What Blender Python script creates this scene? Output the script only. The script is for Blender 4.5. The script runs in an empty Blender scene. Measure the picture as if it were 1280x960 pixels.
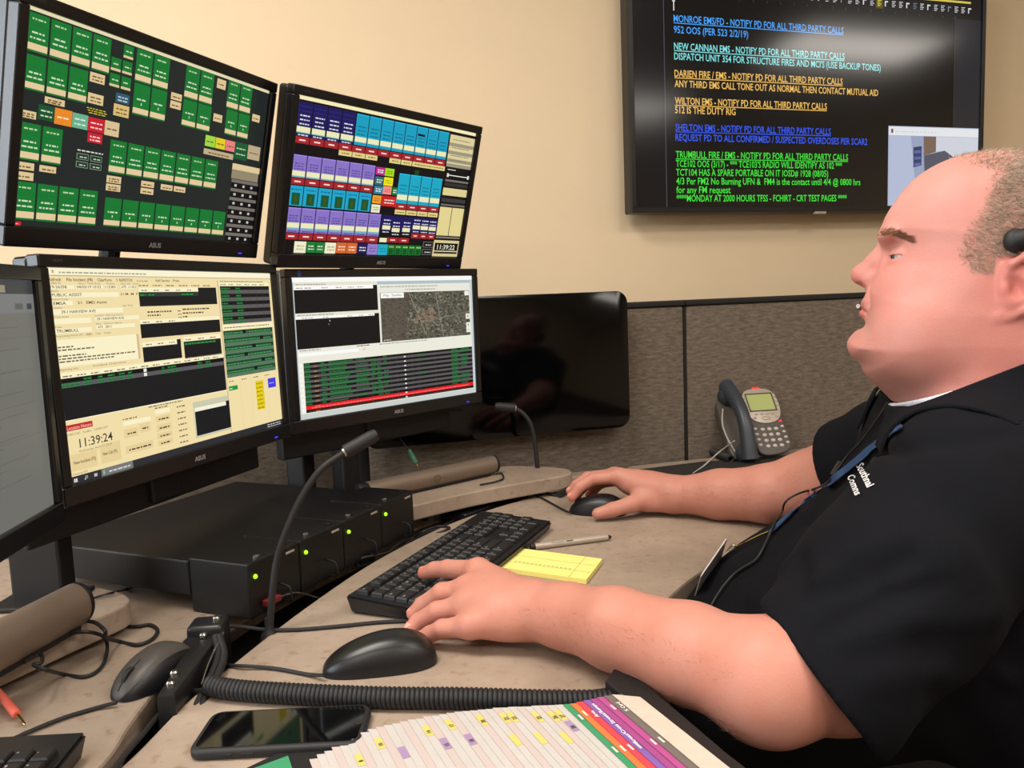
import bpy, bmesh, math, random
import numpy as np
from mathutils import Vector, Matrix, Quaternion
random.seed(7); np.random.seed(7)
SC = bpy.context.scene; COL = SC.collection
R = math.radians

# ------------------------------------------------------------------ camera, light, exposure
FPX, PITCH, ROLL, CAMZ = 1020.0, R(6.15), R(2.2), 1.15
_F = Vector((0, math.cos(PITCH), -math.sin(PITCH))); _U0 = Vector((0, math.sin(PITCH), math.cos(PITCH))); _R0 = Vector((1, 0, 0))
_r = _R0*math.cos(ROLL) - _U0*math.sin(ROLL); _u = _R0*math.sin(ROLL) + _U0*math.cos(ROLL)
cam = bpy.data.cameras.new('camera'); cam.sensor_fit = 'HORIZONTAL'; cam.sensor_width = 36; cam.lens = FPX/1280*36; cam.clip_start = .02
camo = bpy.data.objects.new('camera', cam); COL.objects.link(camo)
m = Matrix.Identity(4)
for i in range(3): m[i][0] = _r[i]; m[i][1] = _u[i]; m[i][2] = -_F[i]
m[0][3], m[1][3], m[2][3] = 0, 0, CAMZ
camo.matrix_world = m; SC.camera = camo
O = Vector((0, 0, CAMZ))
def ray(x, y): return _F + _r*((x-640)/FPX) - _u*((y-480)/FPX)
def P(x, y, Y):                       # a point of the place, read off the photo at distance Y
    d = ray(x, y); return O + d*(Y/d[1])
def D(x, y, z):                       # the same on a level surface at height z
    d = ray(x, y); return O + d*((z-CAMZ)/d[2])

vs = SC.view_settings
SC.display_settings.display_device = 'sRGB'
vs.view_transform = 'Standard'; vs.look = 'None'; vs.gamma = 1; vs.use_curve_mapping = False; vs.exposure = 0.0
SC.cycles.use_denoising = True
SC.cycles.max_bounces = 8; SC.cycles.sample_clamp_indirect = 4

w = bpy.data.worlds.new('world'); SC.world = w; w.use_nodes = True
w.node_tree.nodes['Background'].inputs[0].default_value = (1, .9, .8, 1); w.node_tree.nodes['Background'].inputs[1].default_value = .3

CEIL = 2.70
def area(name, loc, rot, sx, sy, power, color):
    l = bpy.data.lights.new(name, 'AREA'); l.shape = 'RECTANGLE'; l.size = sx; l.size_y = sy; l.energy = power; l.color = color
    o = bpy.data.objects.new(name, l); COL.objects.link(o); o.location = loc; o.rotation_euler = rot; return o
WARM = (1, .925, .84); DAY = (.86, .93, 1)
for (lx, ly, e) in ((3.8, .79, 24), (1.35, .25, 28), (-.75, .55, 42), (1.35, -1.5, 28), (-.75, -1.5, 32), (3.5, -1.2, 20)):
    area('ceiling_lamp_light', (lx, ly, CEIL-.035), (0, 0, R(17.5)), 1.1, .5, e, WARM)
area('window_daylight', (-2.3, -.3, 1.7), (R(90), 0, R(-90)), 1.6, 1.2, 42, DAY)

# ------------------------------------------------------------------ materials
def S(r, g, b):
    f = lambda c: (c/255/12.92) if c/255 <= .04045 else ((c/255+.055)/1.055)**2.4
    return (f(r), f(g), f(b), 1)
class NT:
    def __init__(s, name):
        s.m = bpy.data.materials.new(name); s.m.use_nodes = True; s.t = s.m.node_tree; s.b = s.t.nodes['Principled BSDF']
    def n(s, ty, **k):
        x = s.t.nodes.new(ty)
        for a, v in k.items(): setattr(x, a, v)
        return x
    def l(s, a, b): s.t.links.new(a, b)
def mat(name, col, rough=.5, metal=0, spec=.5, bump=None, noise=None, coat=0, trans=0, sheen=0):
    """bump=(scale, strength); noise=(scale, second colour, contrast)"""
    q = NT(name); b = q.b
    b.inputs['Base Color'].default_value = col; b.inputs['Roughness'].default_value = rough; b.inputs['Metallic'].default_value = metal
    b.inputs['Specular IOR Level'].default_value = spec; b.inputs['Coat Weight'].default_value = coat
    b.inputs['Transmission Weight'].default_value = trans; b.inputs['Sheen Weight'].default_value = sheen
    tc = q.n('ShaderNodeTexCoord')
    if noise:
        nz = q.n('ShaderNodeTexNoise'); nz.inputs['Scale'].default_value = noise[0]; nz.inputs['Detail'].default_value = 6; nz.inputs['Roughness'].default_value = .65
        cr = q.n('ShaderNodeValToRGB'); cr.color_ramp.elements[0].color = col; cr.color_ramp.elements[1].color = noise[1]
        c = noise[2] if len(noise) > 2 else .2
        cr.color_ramp.elements[0].position = .5-c; cr.color_ramp.elements[1].position = .5+c
        q.l(tc.outputs['Object'], nz.inputs['Vector']); q.l(nz.outputs['Fac'], cr.inputs['Fac']); q.l(cr.outputs['Color'], b.inputs['Base Color'])
    if bump:
        nb = q.n('ShaderNodeTexNoise'); nb.inputs['Scale'].default_value = bump[0]; nb.inputs['Detail'].default_value = 4
        bp = q.n('ShaderNodeBump'); bp.inputs['Strength'].default_value = bump[1]; bp.inputs['Distance'].default_value = .002
        q.l(tc.outputs['Object'], nb.inputs['Vector']); q.l(nb.outputs['Fac'], bp.inputs['Height']); q.l(bp.outputs['Normal'], b.inputs['Normal'])
    return q.m
M = {}
M['wall'] = mat('painted_wall', S(230, 209, 176), .85, bump=(300, .15), noise=(1.2, S(225, 203, 170)))
M['ceiling'] = mat('ceiling_tile', S(235, 228, 215), .9, bump=(160, .4))
M['carpet'] = mat('carpet', S(70, 62, 55), .95, bump=(400, .8), noise=(120, S(50, 45, 42)))
M['plastic'] = mat('black_plastic', S(22, 22, 25), .38, bump=(900, .05))
M['bezel'] = mat('bezel_plastic', S(15, 16, 20), .3, bump=(900, .03))
M['matte'] = mat('matte_black', S(11, 11, 13), .6, bump=(700, .1))
M['case'] = mat('powder_coat', S(11, 11, 13), .45, bump=(1200, .15))
M['rubber'] = mat('black_rubber', S(26, 26, 28), .6)
M['steel'] = mat('steel', S(190, 186, 180), .25, metal=1)
M['brass'] = mat('gold_plating', S(215, 190, 130), .25, metal=1)
M['glass_black'] = mat('black_glass', S(4, 4, 5), .09, spec=.3)
M['glass_phone'] = mat('phone_glass', S(5, 5, 6), .05, spec=.6)
M['paper'] = mat('paper', S(185, 180, 176), .8, noise=(30, S(179, 174, 170)))
M['cream'] = mat('cream_card', S(196, 184, 170), .8, noise=(60, S(188, 175, 160)))
M['white'] = mat('white_plastic', S(225, 222, 218), .5)
M['skin_nail'] = mat('nail', S(232, 160, 140), .3)
M['dark_gap'] = mat('dark_trough', S(8, 8, 8), .7)
M['edge'] = mat('desk_edge_band', S(100, 90, 82), .6)
M['taupe'] = mat('taupe_metal_grille', S(128, 112, 98), .42, metal=.35, bump=(1600, .25))
M['key'] = mat('keycap', S(24, 24, 26), .5)
M['silver'] = mat('silver_plastic', S(176, 164, 150), .4, metal=.2)
M['phone_grey'] = mat('phone_grey', S(78, 72, 67), .5)
M['phone_blue'] = mat('phone_slate', S(52, 58, 66), .42)
M['mouse_top'] = mat('mouse_black', S(24, 24, 24), .34, bump=(1500, .04))
M['mouse_grey'] = mat('mouse_grey', S(70, 66, 62), .45)
M['button'] = mat('phone_button', S(190, 182, 172), .4)
M['green_jack'] = mat('green_plug', S(70, 130, 105), .5)
M['pink_jack'] = mat('coral_plug', S(236, 110, 92), .5)
M['blue_cable'] = mat('blue_cable', S(28, 84, 150), .5)
M['white_cable'] = mat('pale_cable', S(190, 184, 176), .5)
M['red'] = mat('red_plastic', S(110, 28, 34), .5)
M['yellow'] = mat('yellow_paper', S(248, 236, 140), .8, noise=(40, S(243, 229, 130)))
M['navy'] = mat('navy_ribbon', S(34, 62, 100), .65, bump=(900, .2))
M['blue_sheet'] = mat('blue_sheet', S(60, 100, 190), .6)
M['mat_black'] = mat('black_mat', S(34, 31, 29), .8, bump=(800, .3))
M['shirt'] = mat('black_polo_knit', S(9, 10, 15), .88, spec=.16, bump=(1400, .25), noise=(9, S(13, 14, 20)))
M['trouser'] = mat('black_trousers', S(9, 9, 11), .85, bump=(900, .2))
M['undershirt'] = mat('white_undershirt', S(225, 225, 235), .8)
M['thread'] = mat('white_thread', S(222, 220, 220), .8)
M['eye_white'] = mat('eye_white', S(178, 158, 150), .2)
M['iris'] = mat('iris', S(70, 80, 90), .1)
M['badge'] = mat('badge_plastic', S(205, 200, 198), .2, spec=.6)

def wood_desk():                                         # mottled taupe laminate
    q = NT('desk_laminate'); tc = q.n('ShaderNodeTexCoord'); b = q.b
    a = q.n('ShaderNodeTexNoise'); a.inputs['Scale'].default_value = 9; a.inputs['Detail'].default_value = 9; a.inputs['Roughness'].default_value = .7
    c = q.n('ShaderNodeValToRGB'); c.color_ramp.elements[0].position = .3; c.color_ramp.elements[1].position = .72
    c.color_ramp.elements[0].color = S(146, 128, 112); c.color_ramp.elements[1].color = S(172, 154, 137)
    s = q.n('ShaderNodeTexNoise'); s.inputs['Scale'].default_value = 70; s.inputs['Detail'].default_value = 3
    c2 = q.n('ShaderNodeValToRGB'); c2.color_ramp.elements[0].position = .28; c2.color_ramp.elements[1].position = .42
    c2.color_ramp.elements[0].color = S(205, 190, 178); c2.color_ramp.elements[1].color = (1, 1, 1, 1)
    mx = q.n('ShaderNodeMix', data_type='RGBA', blend_type='MULTIPLY'); mx.inputs[0].default_value = .6
    for x in (a, s): q.l(tc.outputs['Object'], x.inputs['Vector'])
    q.l(a.outputs['Fac'], c.inputs['Fac']); q.l(s.outputs['Fac'], c2.inputs['Fac'])
    q.l(c.outputs['Color'], mx.inputs[6]); q.l(c2.outputs['Color'], mx.inputs[7]); q.l(mx.outputs[2], b.inputs['Base Color'])
    b.inputs['Roughness'].default_value = .48
    return q.m
M['desk'] = wood_desk()
def fabric():                                            # woven panel cloth, short horizontal streaks
    q = NT('panel_fabric'); tc = q.n('ShaderNodeTexCoord'); mp = q.n('ShaderNodeMapping'); b = q.b
    mp.inputs['Scale'].default_value = (38, 38, 170)
    a = q.n('ShaderNodeTexNoise'); a.inputs['Scale'].default_value = 1; a.inputs['Detail'].default_value = 7; a.inputs['Roughness'].default_value = .75
    c = q.n('ShaderNodeValToRGB'); c.color_ramp.elements[0].position = .36; c.color_ramp.elements[1].position = .66
    c.color_ramp.elements[0].color = S(84, 75, 66); c.color_ramp.elements[1].color = S(124, 113, 102)
    bp = q.n('ShaderNodeBump'); bp.inputs['Strength'].default_value = .3; bp.inputs['Distance'].default_value = .002
    q.l(tc.outputs['Object'], mp.inputs['Vector']); q.l(mp.outputs['Vector'], a.inputs['Vector']); q.l(a.outputs['Fac'], c.inputs['Fac'])
    q.l(c.outputs['Color'], b.inputs['Base Color']); q.l(a.outputs['Fac'], bp.inputs['Height']); q.l(bp.outputs['Normal'], b.inputs['Normal'])
    b.inputs['Roughness'].default_value = .95; b.inputs['Specular IOR Level'].default_value = .2
    return q.m
M['fabric'] = fabric()
def display(name, strength=1.0, rough=.25):              # a lit screen: the picture is its colour attribute
    q = NT(name); b = q.b; at = q.n('ShaderNodeVertexColor'); at.layer_name = 'Col'
    b.inputs['Base Color'].default_value = (.004, .004, .005, 1); b.inputs['Roughness'].default_value = rough; b.inputs['Specular IOR Level'].default_value = .5 if rough < .2 else .22
    q.l(at.outputs['Color'], b.inputs['Emission Color']); b.inputs['Emission Strength'].default_value = strength
    return q.m
M['screen'] = display('monitor_screen', .95, .3); M['tvscreen'] = display('wall_screen', 1.0, .13)
def vcol(name, rough=.8):                                # printed matter: colour attribute as base colour
    q = NT(name); at = q.n('ShaderNodeVertexColor'); at.layer_name = 'Col'; q.l(at.outputs['Color'], q.b.inputs['Base Color'])
    q.b.inputs['Roughness'].default_value = rough; return q.m
M['print'] = vcol('printed_card'); M['keyprint'] = vcol('keycap_print', .5)
def glow(name, col, k):
    q = NT(name); q.b.inputs['Base Color'].default_value = col; q.b.inputs['Emission Color'].default_value = col; q.b.inputs['Emission Strength'].default_value = k; return q.m
M['led_green'] = glow('green_led', S(150, 225, 20), 1.6); M['led_blue'] = glow('blue_led', S(60, 50, 255), 1.2)
M['lamp'] = glow('lamp_diffuser', (1, .83, .66, 1), 6.0); M['lcd'] = glow('lcd_backlight', S(150, 158, 96), .25)
M['led_red'] = glow('red_led', S(230, 40, 50), .5)
def skin():
    q = NT('skin'); b = q.b; tc = q.n('ShaderNodeTexCoord'); at = q.n('ShaderNodeVertexColor'); at.layer_name = 'Col'
    a = q.n('ShaderNodeTexNoise'); a.inputs['Scale'].default_value = 38; a.inputs['Detail'].default_value = 6
    c = q.n('ShaderNodeValToRGB'); c.color_ramp.elements[0].position = .35; c.color_ramp.elements[1].position = .7
    c.color_ramp.elements[0].color = (1, .9, .88, 1); c.color_ramp.elements[1].color = (1, 1, 1, 1)
    mx = q.n('ShaderNodeMix', data_type='RGBA', blend_type='MULTIPLY'); mx.inputs[0].default_value = .8
    q.l(tc.outputs['Object'], a.inputs['Vector']); q.l(a.outputs['Fac'], c.inputs['Fac'])
    q.l(at.outputs['Color'], mx.inputs[6]); q.l(c.outputs['Color'], mx.inputs[7]); q.l(mx.outputs[2], b.inputs['Base Color'])
    nb = q.n('ShaderNodeTexNoise'); nb.inputs['Scale'].default_value = 420; nb.inputs['Detail'].default_value = 3
    bp = q.n('ShaderNodeBump'); bp.inputs['Strength'].default_value = .25; bp.inputs['Distance'].default_value = .0012
    q.l(tc.outputs['Object'], nb.inputs['Vector']); q.l(nb.outputs['Fac'], bp.inputs['Height']); q.l(bp.outputs['Normal'], b.inputs['Normal'])
    b.inputs['Roughness'].default_value = .5; b.inputs['Specular IOR Level'].default_value = .35
    b.inputs['Subsurface Weight'].default_value = .12; b.inputs['Subsurface Radius'].default_value = (.012, .004, .002); b.inputs['Subsurface Scale'].default_value = .6
    return q.m
M['skin'] = skin()
M['hair'] = vcol('short_hair', .7)

# ------------------------------------------------------------------ helpers
def link(name, me, mats, parent=None, mw=None):
    o = bpy.data.objects.new(name, me); COL.objects.link(o)
    for x in (mats if isinstance(mats, (list, tuple)) else [mats]): me.materials.append(x)
    if parent: o.parent = parent
    if mw is not None: o.matrix_local = mw
    return o
def obj(name, bm, mats, parent=None, smooth=False, mw=None, angle=35):
    bmesh.ops.recalc_face_normals(bm, faces=bm.faces[:])
    me = bpy.data.meshes.new(name); bm.to_mesh(me); bm.free()
    if smooth:
        for p in me.polygons: p.use_smooth = True
        try: me.set_sharp_from_angle(angle=R(angle))
        except Exception: pass
    return link(name, me, mats, parent, mw)
def tag(o, label, cat, group=None, kind=None):
    if kind: o['kind'] = kind
    if label: o['label'] = label
    if cat: o['category'] = cat
    if group: o['group'] = group
    return o
def thing(name, label, cat, mw=None, loc=(0, 0, 0), group=None):
    o = bpy.data.objects.new(name, None); COL.objects.link(o); o.empty_display_size = .05
    if mw is not None: o.matrix_world = mw
    else: o.location = loc
    return tag(o, label, cat, group)
def frame(origin, xdir, zdir=(0, 0, 1)):                 # local x along xdir, z as near zdir as can be
    x = Vector(xdir).normalized(); z = Vector(zdir); z = (z - x*z.dot(x)).normalized(); y = z.cross(x)
    m = Matrix.Identity(4)
    for i in range(3): m[i][0], m[i][1], m[i][2], m[i][3] = x[i], y[i], z[i], origin[i]
    return m
def nb(): return bmesh.new()
def box(bm, lo, hi, bev=0, seg=2, mw=None, mi=0):
    lo = Vector(lo); hi = Vector(hi); c = (lo+hi)/2; s = hi-lo
    t = bmesh.new(); bmesh.ops.create_cube(t, size=1)
    for v in t.verts: v.co = Vector((v.co.x*s.x, v.co.y*s.y, v.co.z*s.z)) + c
    if bev: bmesh.ops.bevel(t, geom=t.edges[:], offset=min(bev, min(s)*.49), segments=seg, profile=.5, affect='EDGES')
    return merge(bm, t, mw, mi)
def merge(bm, t, mw=None, mi=0):
    if mw is not None: t.transform(mw)
    n0 = len(bm.faces); me = bpy.data.meshes.new('tmp'); t.to_mesh(me); t.free(); bm.from_mesh(me); bpy.data.meshes.remove(me)
    bm.faces.ensure_lookup_table()
    if mi:
        for f in bm.faces[n0:]: f.material_index = mi
    return bm
def prism(bm, pts, z0, z1, bev=0, seg=2, mw=None, mi=0):  # extruded outline
    t = bmesh.new(); vs_ = [t.verts.new((p[0], p[1], z0)) for p in pts]; f = t.faces.new(vs_)
    r = bmesh.ops.extrude_face_region(t, geom=[f]); top = [g for g in r['geom'] if isinstance(g, bmesh.types.BMVert)]
    for v in top: v.co.z = z1
    bmesh.ops.recalc_face_normals(t, faces=t.faces[:])
    if bev:
        es = [e for e in t.edges if abs(e.verts[0].co.z-e.verts[1].co.z) < 1e-7]
        bmesh.ops.bevel(t, geom=es, offset=bev, segments=seg, profile=.5, affect='EDGES')
    return merge(bm, t, mw, mi)
def rrect(w, h, r, n=5, cx=0, cy=0):
    o = []
    for (sx, sy, a0) in ((1, -1, -90), (1, 1, 0), (-1, 1, 90), (-1, -1, 180)):
        for k in range(n+1):
            a = R(a0+90*k/n); o.append((cx+sx*(w/2-r)+r*math.cos(a), cy+sy*(h/2-r)+r*math.sin(a)))
    return o
def spline(pts, n=8, closed=False):
    p = [Vector(q) for q in pts]; o = []; N = len(p)
    if N < 3 and not closed: return p
    for i in range(N if closed else N-1):
        a = p[(i-1) % N] if closed or i > 0 else p[0]*2-p[1]
        b, c = p[i], p[(i+1) % N]; d = p[(i+2) % N] if closed or i+2 < N else p[-1]*2-p[-2]
        for k in range(n):
            t = k/n; o.append(.5*((2*b)+(c-a)*t+(2*a-5*b+4*c-d)*t*t+(3*b-a-3*c+d)*t**3))
    if not closed: o.append(p[-1])
    return o
def tube(bm, pts, r, res=10, sm=6, cap=True, mi=0):
    p = spline(pts, sm) if sm else [Vector(q) for q in pts]
    rr = r if callable(r) else (lambda t: r)
    N = len(p); T = [(p[min(i+1, N-1)]-p[max(i-1, 0)]).normalized() for i in range(N)]
    up = Vector((0, 0, 1)) if abs(T[0].z) < .9 else Vector((1, 0, 0))
    nrm = (up - T[0]*up.dot(T[0])).normalized(); rings = []
    for i in range(N):
        nrm = (nrm - T[i]*nrm.dot(T[i])).normalized(); b = T[i].cross(nrm); q = rr(i/(N-1))
        rings.append([bm.verts.new(p[i]+(nrm*math.cos(2*math.pi*k/res)+b*math.sin(2*math.pi*k/res))*q) for k in range(res)])
    for i in range(N-1):
        for k in range(res):
            f = bm.faces.new((rings[i][k], rings[i][(k+1) % res], rings[i+1][(k+1) % res], rings[i+1][k])); f.material_index = mi
    if cap:
        f = bm.faces.new(rings[0][::-1]); f.material_index = mi; f = bm.faces.new(rings[-1]); f.material_index = mi
    return bm
def lathe(bm, prof, n=24, mw=None, mi=0):                # (radius, z) profile about local z
    t = bmesh.new(); rings = []
    for (q, z) in prof: rings.append([t.verts.new((q*math.cos(2*math.pi*k/n), q*math.sin(2*math.pi*k/n), z)) for k in range(n)])
    for i in range(len(prof)-1):
        for k in range(n): t.faces.new((rings[i][k], rings[i][(k+1) % n], rings[i+1][(k+1) % n], rings[i+1][k]))
    t.faces.new(rings[0][::-1]); t.faces.new(rings[-1])
    return merge(bm, t, mw, mi)
def ball(bm, c, r, s=(1, 1, 1), seg=16, mw=None, mi=0):
    t = bmesh.new(); bmesh.ops.create_uvsphere(t, u_segments=seg, v_segments=seg*2//3, radius=r)
    for v in t.verts: v.co = Vector((v.co.x*s[0], v.co.y*s[1], v.co.z*s[2]))+Vector(c)
    return merge(bm, t, mw, mi)
_tc = {}
def text2d(s, bold=0):
    """flat lettering: vertices and faces with cap height 1 and the width"""
    k = (s, bold)
    if k not in _tc:
        cu = bpy.data.curves.new('lettering', 'FONT'); cu.body = s; cu.size = 1; cu.resolution_u = 2; cu.offset = bold
        o = bpy.data.objects.new('lettering', cu); COL.objects.link(o)
        dg = bpy.context.evaluated_depsgraph_get(); dg.update(); me = bpy.data.meshes.new_from_object(o.evaluated_get(dg))
        v = np.array([q.co[:2] for q in me.vertices]).reshape(-1, 2)/.73; f = [list(q.vertices) for q in me.polygons]
        bpy.data.objects.remove(o); bpy.data.curves.remove(cu); bpy.data.meshes.remove(me)
        _tc[k] = (v, f, v[:, 0].min() if len(v) else 0, v[:, 0].max() if len(v) else 0)
    return _tc[k]
class Flat:
    """a picture of coloured faces on a plane x right, z up, facing -y, with layers lifted a hair apart"""
    def __init__(s, w, h, lift=.00015): s.w, s.h, s.lift = w, h, lift; s.v = []; s.f = []; s.c = []
    def pt(s, u, v, L): return ((u-.5)*s.w, -L*s.lift, (.5-v)*s.h)
    def quad(s, q, col, L=1):
        n = len(s.v); s.v += [s.pt(u, v, L) for u, v in q]; s.f.append([n+i for i in range(len(q))]); s.c.append(col)
    def rect(s, u0, v0, u1, v1, col, L=1): s.quad([(u0, v1), (u1, v1), (u1, v0), (u0, v0)], col, L)
    def text(s, t, u, v, cap, col, L=3, width=None, bold=.0, align=0, maxw=None):
        """cap = cap height as a fraction of the screen's height; v = baseline; align 0 left, .5 centre"""
        V, Fc, x0, x1 = text2d(t, bold); n = len(s.v); asp = s.h/s.w
        k = (width/(x1-x0)) if width else cap*asp
        if maxw and (x1-x0)*k > maxw: k = maxw/(x1-x0)
        off = (x1-x0)*k*align
        for x, y in V: s.v.append(s.pt(u+(x-x0)*k-off, v-y*cap, L))
        for g in Fc: s.f.append([n+i for i in g]); s.c.append(col)
    def dash(s, u0, u1, v, hgt, col, L=3):               # a line of writing too small to read
        x = u0; hgt *= .62
        while x < u1-.002:
            wd = random.uniform(.005, .018); s.rect(x, v-hgt, min(x+wd, u1), v, col, L); x += wd+.0035
    def build(s, name, m, parent, mw=None):
        me = bpy.data.meshes.new(name); me.from_pydata(s.v, [], s.f); at = me.color_attributes.new('Col', 'FLOAT_COLOR', 'CORNER')
        buf = np.empty((len(me.loops), 4), np.float32); i = 0
        for f, c in zip(s.f, s.c): buf[i:i+len(f)] = c; i += len(f)
        at.data.foreach_set('color', buf.ravel()); return link(name, me, m, parent, mw)

# ------------------------------------------------------------------ the room
YW = R(17.5)                                             # the back wall runs away to the right
wd = Vector((math.cos(YW), math.sin(YW), 0)); wn = Vector((math.sin(YW), -math.cos(YW), 0))
d0 = ray(1024, 265); TVC = O + d0*2.44
def on_wall(px, off): d = ray(px, 400); q = TVC - wn*off; return O + d*((q-O).dot(wn)/d.dot(wn))
WB = TVC - wn*.075                                       # a point of the back wall
def wall_at_x(x): return WB + wd*((x-WB.x)/wd.x)
def wall_box(name, a, b, z0, z1, th, side):
    a = Vector((a[0], a[1], 0)); b = Vector((b[0], b[1], 0)); d = (b-a); n = Vector((-d.y, d.x, 0)).normalized()*th*side
    bm = nb(); prism(bm, [a, b, b+n, a+n], z0, z1); o = obj(name, bm, M['wall']); o['kind'] = 'structure'; return o
XL, XR, YF = -2.45, 5.6, -3.4
pl, pr = wall_at_x(XL), wall_at_x(XR)
wall_box('wall_back', pl, pr, 0, CEIL, .12, 1)
wall_box('wall_right', pr, (XR, YF), 0, CEIL, .12, 1)
wall_box('wall_front', (XR, YF), (XL, YF), 0, CEIL, .12, 1)
# the left wall has a window: built round its opening
def wl(y0, y1, z0, z1): bm = nb(); box(bm, (XL-.12, y0, z0), (XL, y1, z1)); return bm
bm = nb()
for (y0, y1, z0, z1) in ((YF, -1.15, 0, CEIL), (.55, pl.y, 0, CEIL), (-1.15, .55, 0, 1.05), (-1.15, .55, 2.35, CEIL)): box(bm, (XL-.12, y0, z0), (XL, y1, z1))
o = obj('wall_left', bm, M['wall']); o['kind'] = 'structure'
bm = nb()
for (y0, y1, z0, z1) in ((-1.15, -1.10, 1.05, 2.35), (.50, .55, 1.05, 2.35), (-1.15, .55, 1.05, 1.10), (-1.15, .55, 2.30, 2.35), (-.32, -.28, 1.1, 2.3)): box(bm, (XL-.09, y0, z0), (XL-.03, y1, z1), .004)
wf = obj('window_1', bm, M['white']); wf['kind'] = 'structure'
def sky_pane():
    q = NT('bright_overcast_sky'); q.b.inputs['Base Color'].default_value = (.5, .6, .7, 1); q.b.inputs['Emission Color'].default_value = (.8, .9, 1, 1); q.b.inputs['Emission Strength'].default_value = 3.0; return q.m
bm = nb(); box(bm, (XL-.075, -1.12, 1.08), (XL-.065, .52, 2.32)); obj('pane', bm, sky_pane(), wf)
fl = [(XL, YF), (XR, YF), (pr.x, pr.y), (pl.x, pl.y)]
bm = nb(); prism(bm, fl, -.06, 0); o = obj('floor', bm, M['carpet']); o['kind'] = 'structure'
bm = nb(); prism(bm, fl, CEIL, CEIL+.06); o = obj('ceiling', bm, M['ceiling']); o['kind'] = 'structure'
bm = nb(); a_, b_ = pl+wn*.001, pr+wn*.001; prism(bm, [a_, b_, b_+wn*.012, a_+wn*.012], 0, .1, .002); o = obj('baseboard_back', bm, M['matte']); o['kind'] = 'structure'

# ------------------------------------------------------------------ cubicle partition behind the desk
PY = R(16.5); pd = Vector((math.cos(PY), math.sin(PY), 0)); pn = Vector((math.sin(PY), -math.cos(PY), 0))   # pn faces the desk
PO = Vector((.43, 1.995, 0))                             # the seam between two panels
PM = frame(PO, pd)                                       # local x along the panels, -y towards the desk
PTOP = 1.124
XC = -.80; PC = PM @ Vector((XC, 0, 0)); PL = frame(PC, (.83, .557, 0))             # beyond XC the partition turns towards the camera
def panel(x0, x1, label, fm_=PM):
    t = thing('partition_panel', label, 'partition', mw=fm_ @ Matrix.Translation(((x0+x1)/2, .03, 0)), group=None); h = (x1-x0)/2
    bm = nb(); box(bm, (-h+.004, -.026, .09), (h-.004, .026, PTOP-.014), .006, 3); obj('fabric_panel', bm, M['fabric'], t, True)
    bm = nb(); box(bm, (-h+.0005, -.03, PTOP-.0135), (h-.0005, .03, PTOP), .003); obj('top_cap', bm, M['matte'], t)
    bm = nb(); box(bm, (-h+.0005, -.02, 0), (h-.0005, .02, .0895), .002); obj('base_rail', bm, M['matte'], t)
    return t
panel(0, 1.3, 'grey-brown woven fabric partition panel behind the desk phone')
panel(XC+.012, 0, 'grey-brown fabric partition panel behind the black glass panel and right-hand monitors')
panel(-1.3, -.012, 'grey fabric partition panel glimpsed under and behind the left-hand monitors', PL)
bm = nb(); lathe(bm, [(.03, .0), (.03, PTOP)], 16, Matrix.Translation((PC-pn*.03).to_3d())); o = obj('partition_post', bm, M['matte'], None, True); tag(o, 'black corner post joining the partition panels behind the right-hand monitors', 'post')
# narrow gap post at the seam
bm = nb(); box(bm, (-.0035, .006, 0), (.0035, .05, PTOP-.016)); o = obj('partition_post', bm, M['dark_gap'], mw=PM); tag(o, 'thin black upright joint between the two fabric partition panels', 'post')

# black glass heater panel hung in front of the fabric
ga = PM.inverted() @ P(600, 540, 1.8); 
def on_part(px, py, off):                                # a point in the plane OFF in front of the partition
    q = PO+pn*off; d = ray(px, py); return O+d*((q-O).dot(pn)/d.dot(pn))
gr = PM.inverted() @ on_part(786, 452, .045); gt = PM.inverted() @ on_part(700, 366.5, .045); gb = PM.inverted() @ on_part(700, 541, .045)
gw, gh = .62, gt.z-gb.z
t = thing('glass_panel', 'black glossy glass panel with rounded corners hung on the fabric partition', 'panel', mw=PM @ Matrix.Translation((gr.x-gw/2, -.045, (gt.z+gb.z)/2)))
bm = nb(); prism(bm, rrect(gw, gh, .028, 7), -.008, .0, .0012, mw=Matrix.Rotation(R(90), 4, 'X') @ Matrix.Translation((0, 0, .0))); obj('glass_sheet', bm, M['glass_black'], t, True)
bm = nb(); box(bm, (-.26, .009, -.13), (.26, .0445, .13), .004); obj('back_housing', bm, M['matte'], t)

# ------------------------------------------------------------------ wall-mounted television
TW, TH = 1.236, .70
t = thing('wall_television', 'large black wall-mounted television showing coloured notice text above the partition', 'television', mw=frame(TVC+Vector((0, 0, TH/2)), wd))
bm = nb(); box(bm, (-TW/2, .0, -TH/2), (TW/2, .045, TH/2), .004); obj('housing', bm, M['bezel'], t)
bm = nb(); iw, ih = 1.208, .676; zc = .003
for lo, hi in (((-TW/2, -.006, -TH/2), (TW/2, .0, zc-ih/2)), ((-TW/2, -.006, zc+ih/2), (TW/2, 0, TH/2)), ((-TW/2, -.006, zc-ih/2), (-iw/2, 0, zc+ih/2)), ((iw/2, -.006, zc-ih/2), (TW/2, 0, zc+ih/2))): box(bm, lo, hi, .0012)
obj('bezel', bm, M['bezel'], t)
bm = nb(); box(bm, (-.02, -.008, -TH/2-.006), (.02, .004, -TH/2+.001), .001); obj('logo_tab', bm, M['silver'], t)
bm = nb(); box(bm, (-.2, .046, -.2), (.2, .0745, .2), .003); obj('wall_bracket', bm, M['matte'], t)
tvz = TVC.z+TH/2+zc                                       # world height of the picture's centre
f = Flat(iw, ih, .0002); BL = S(6, 6, 7)
U = lambda x: x/iw+.5
V = lambda z: .5-(z-tvz)/ih
f.rect(0, 0, 1, 1, S(10, 11, 14), 0)
f.rect(U(-.509), V(1.957), U(.5), V(1.375), BL, 1)
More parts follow.
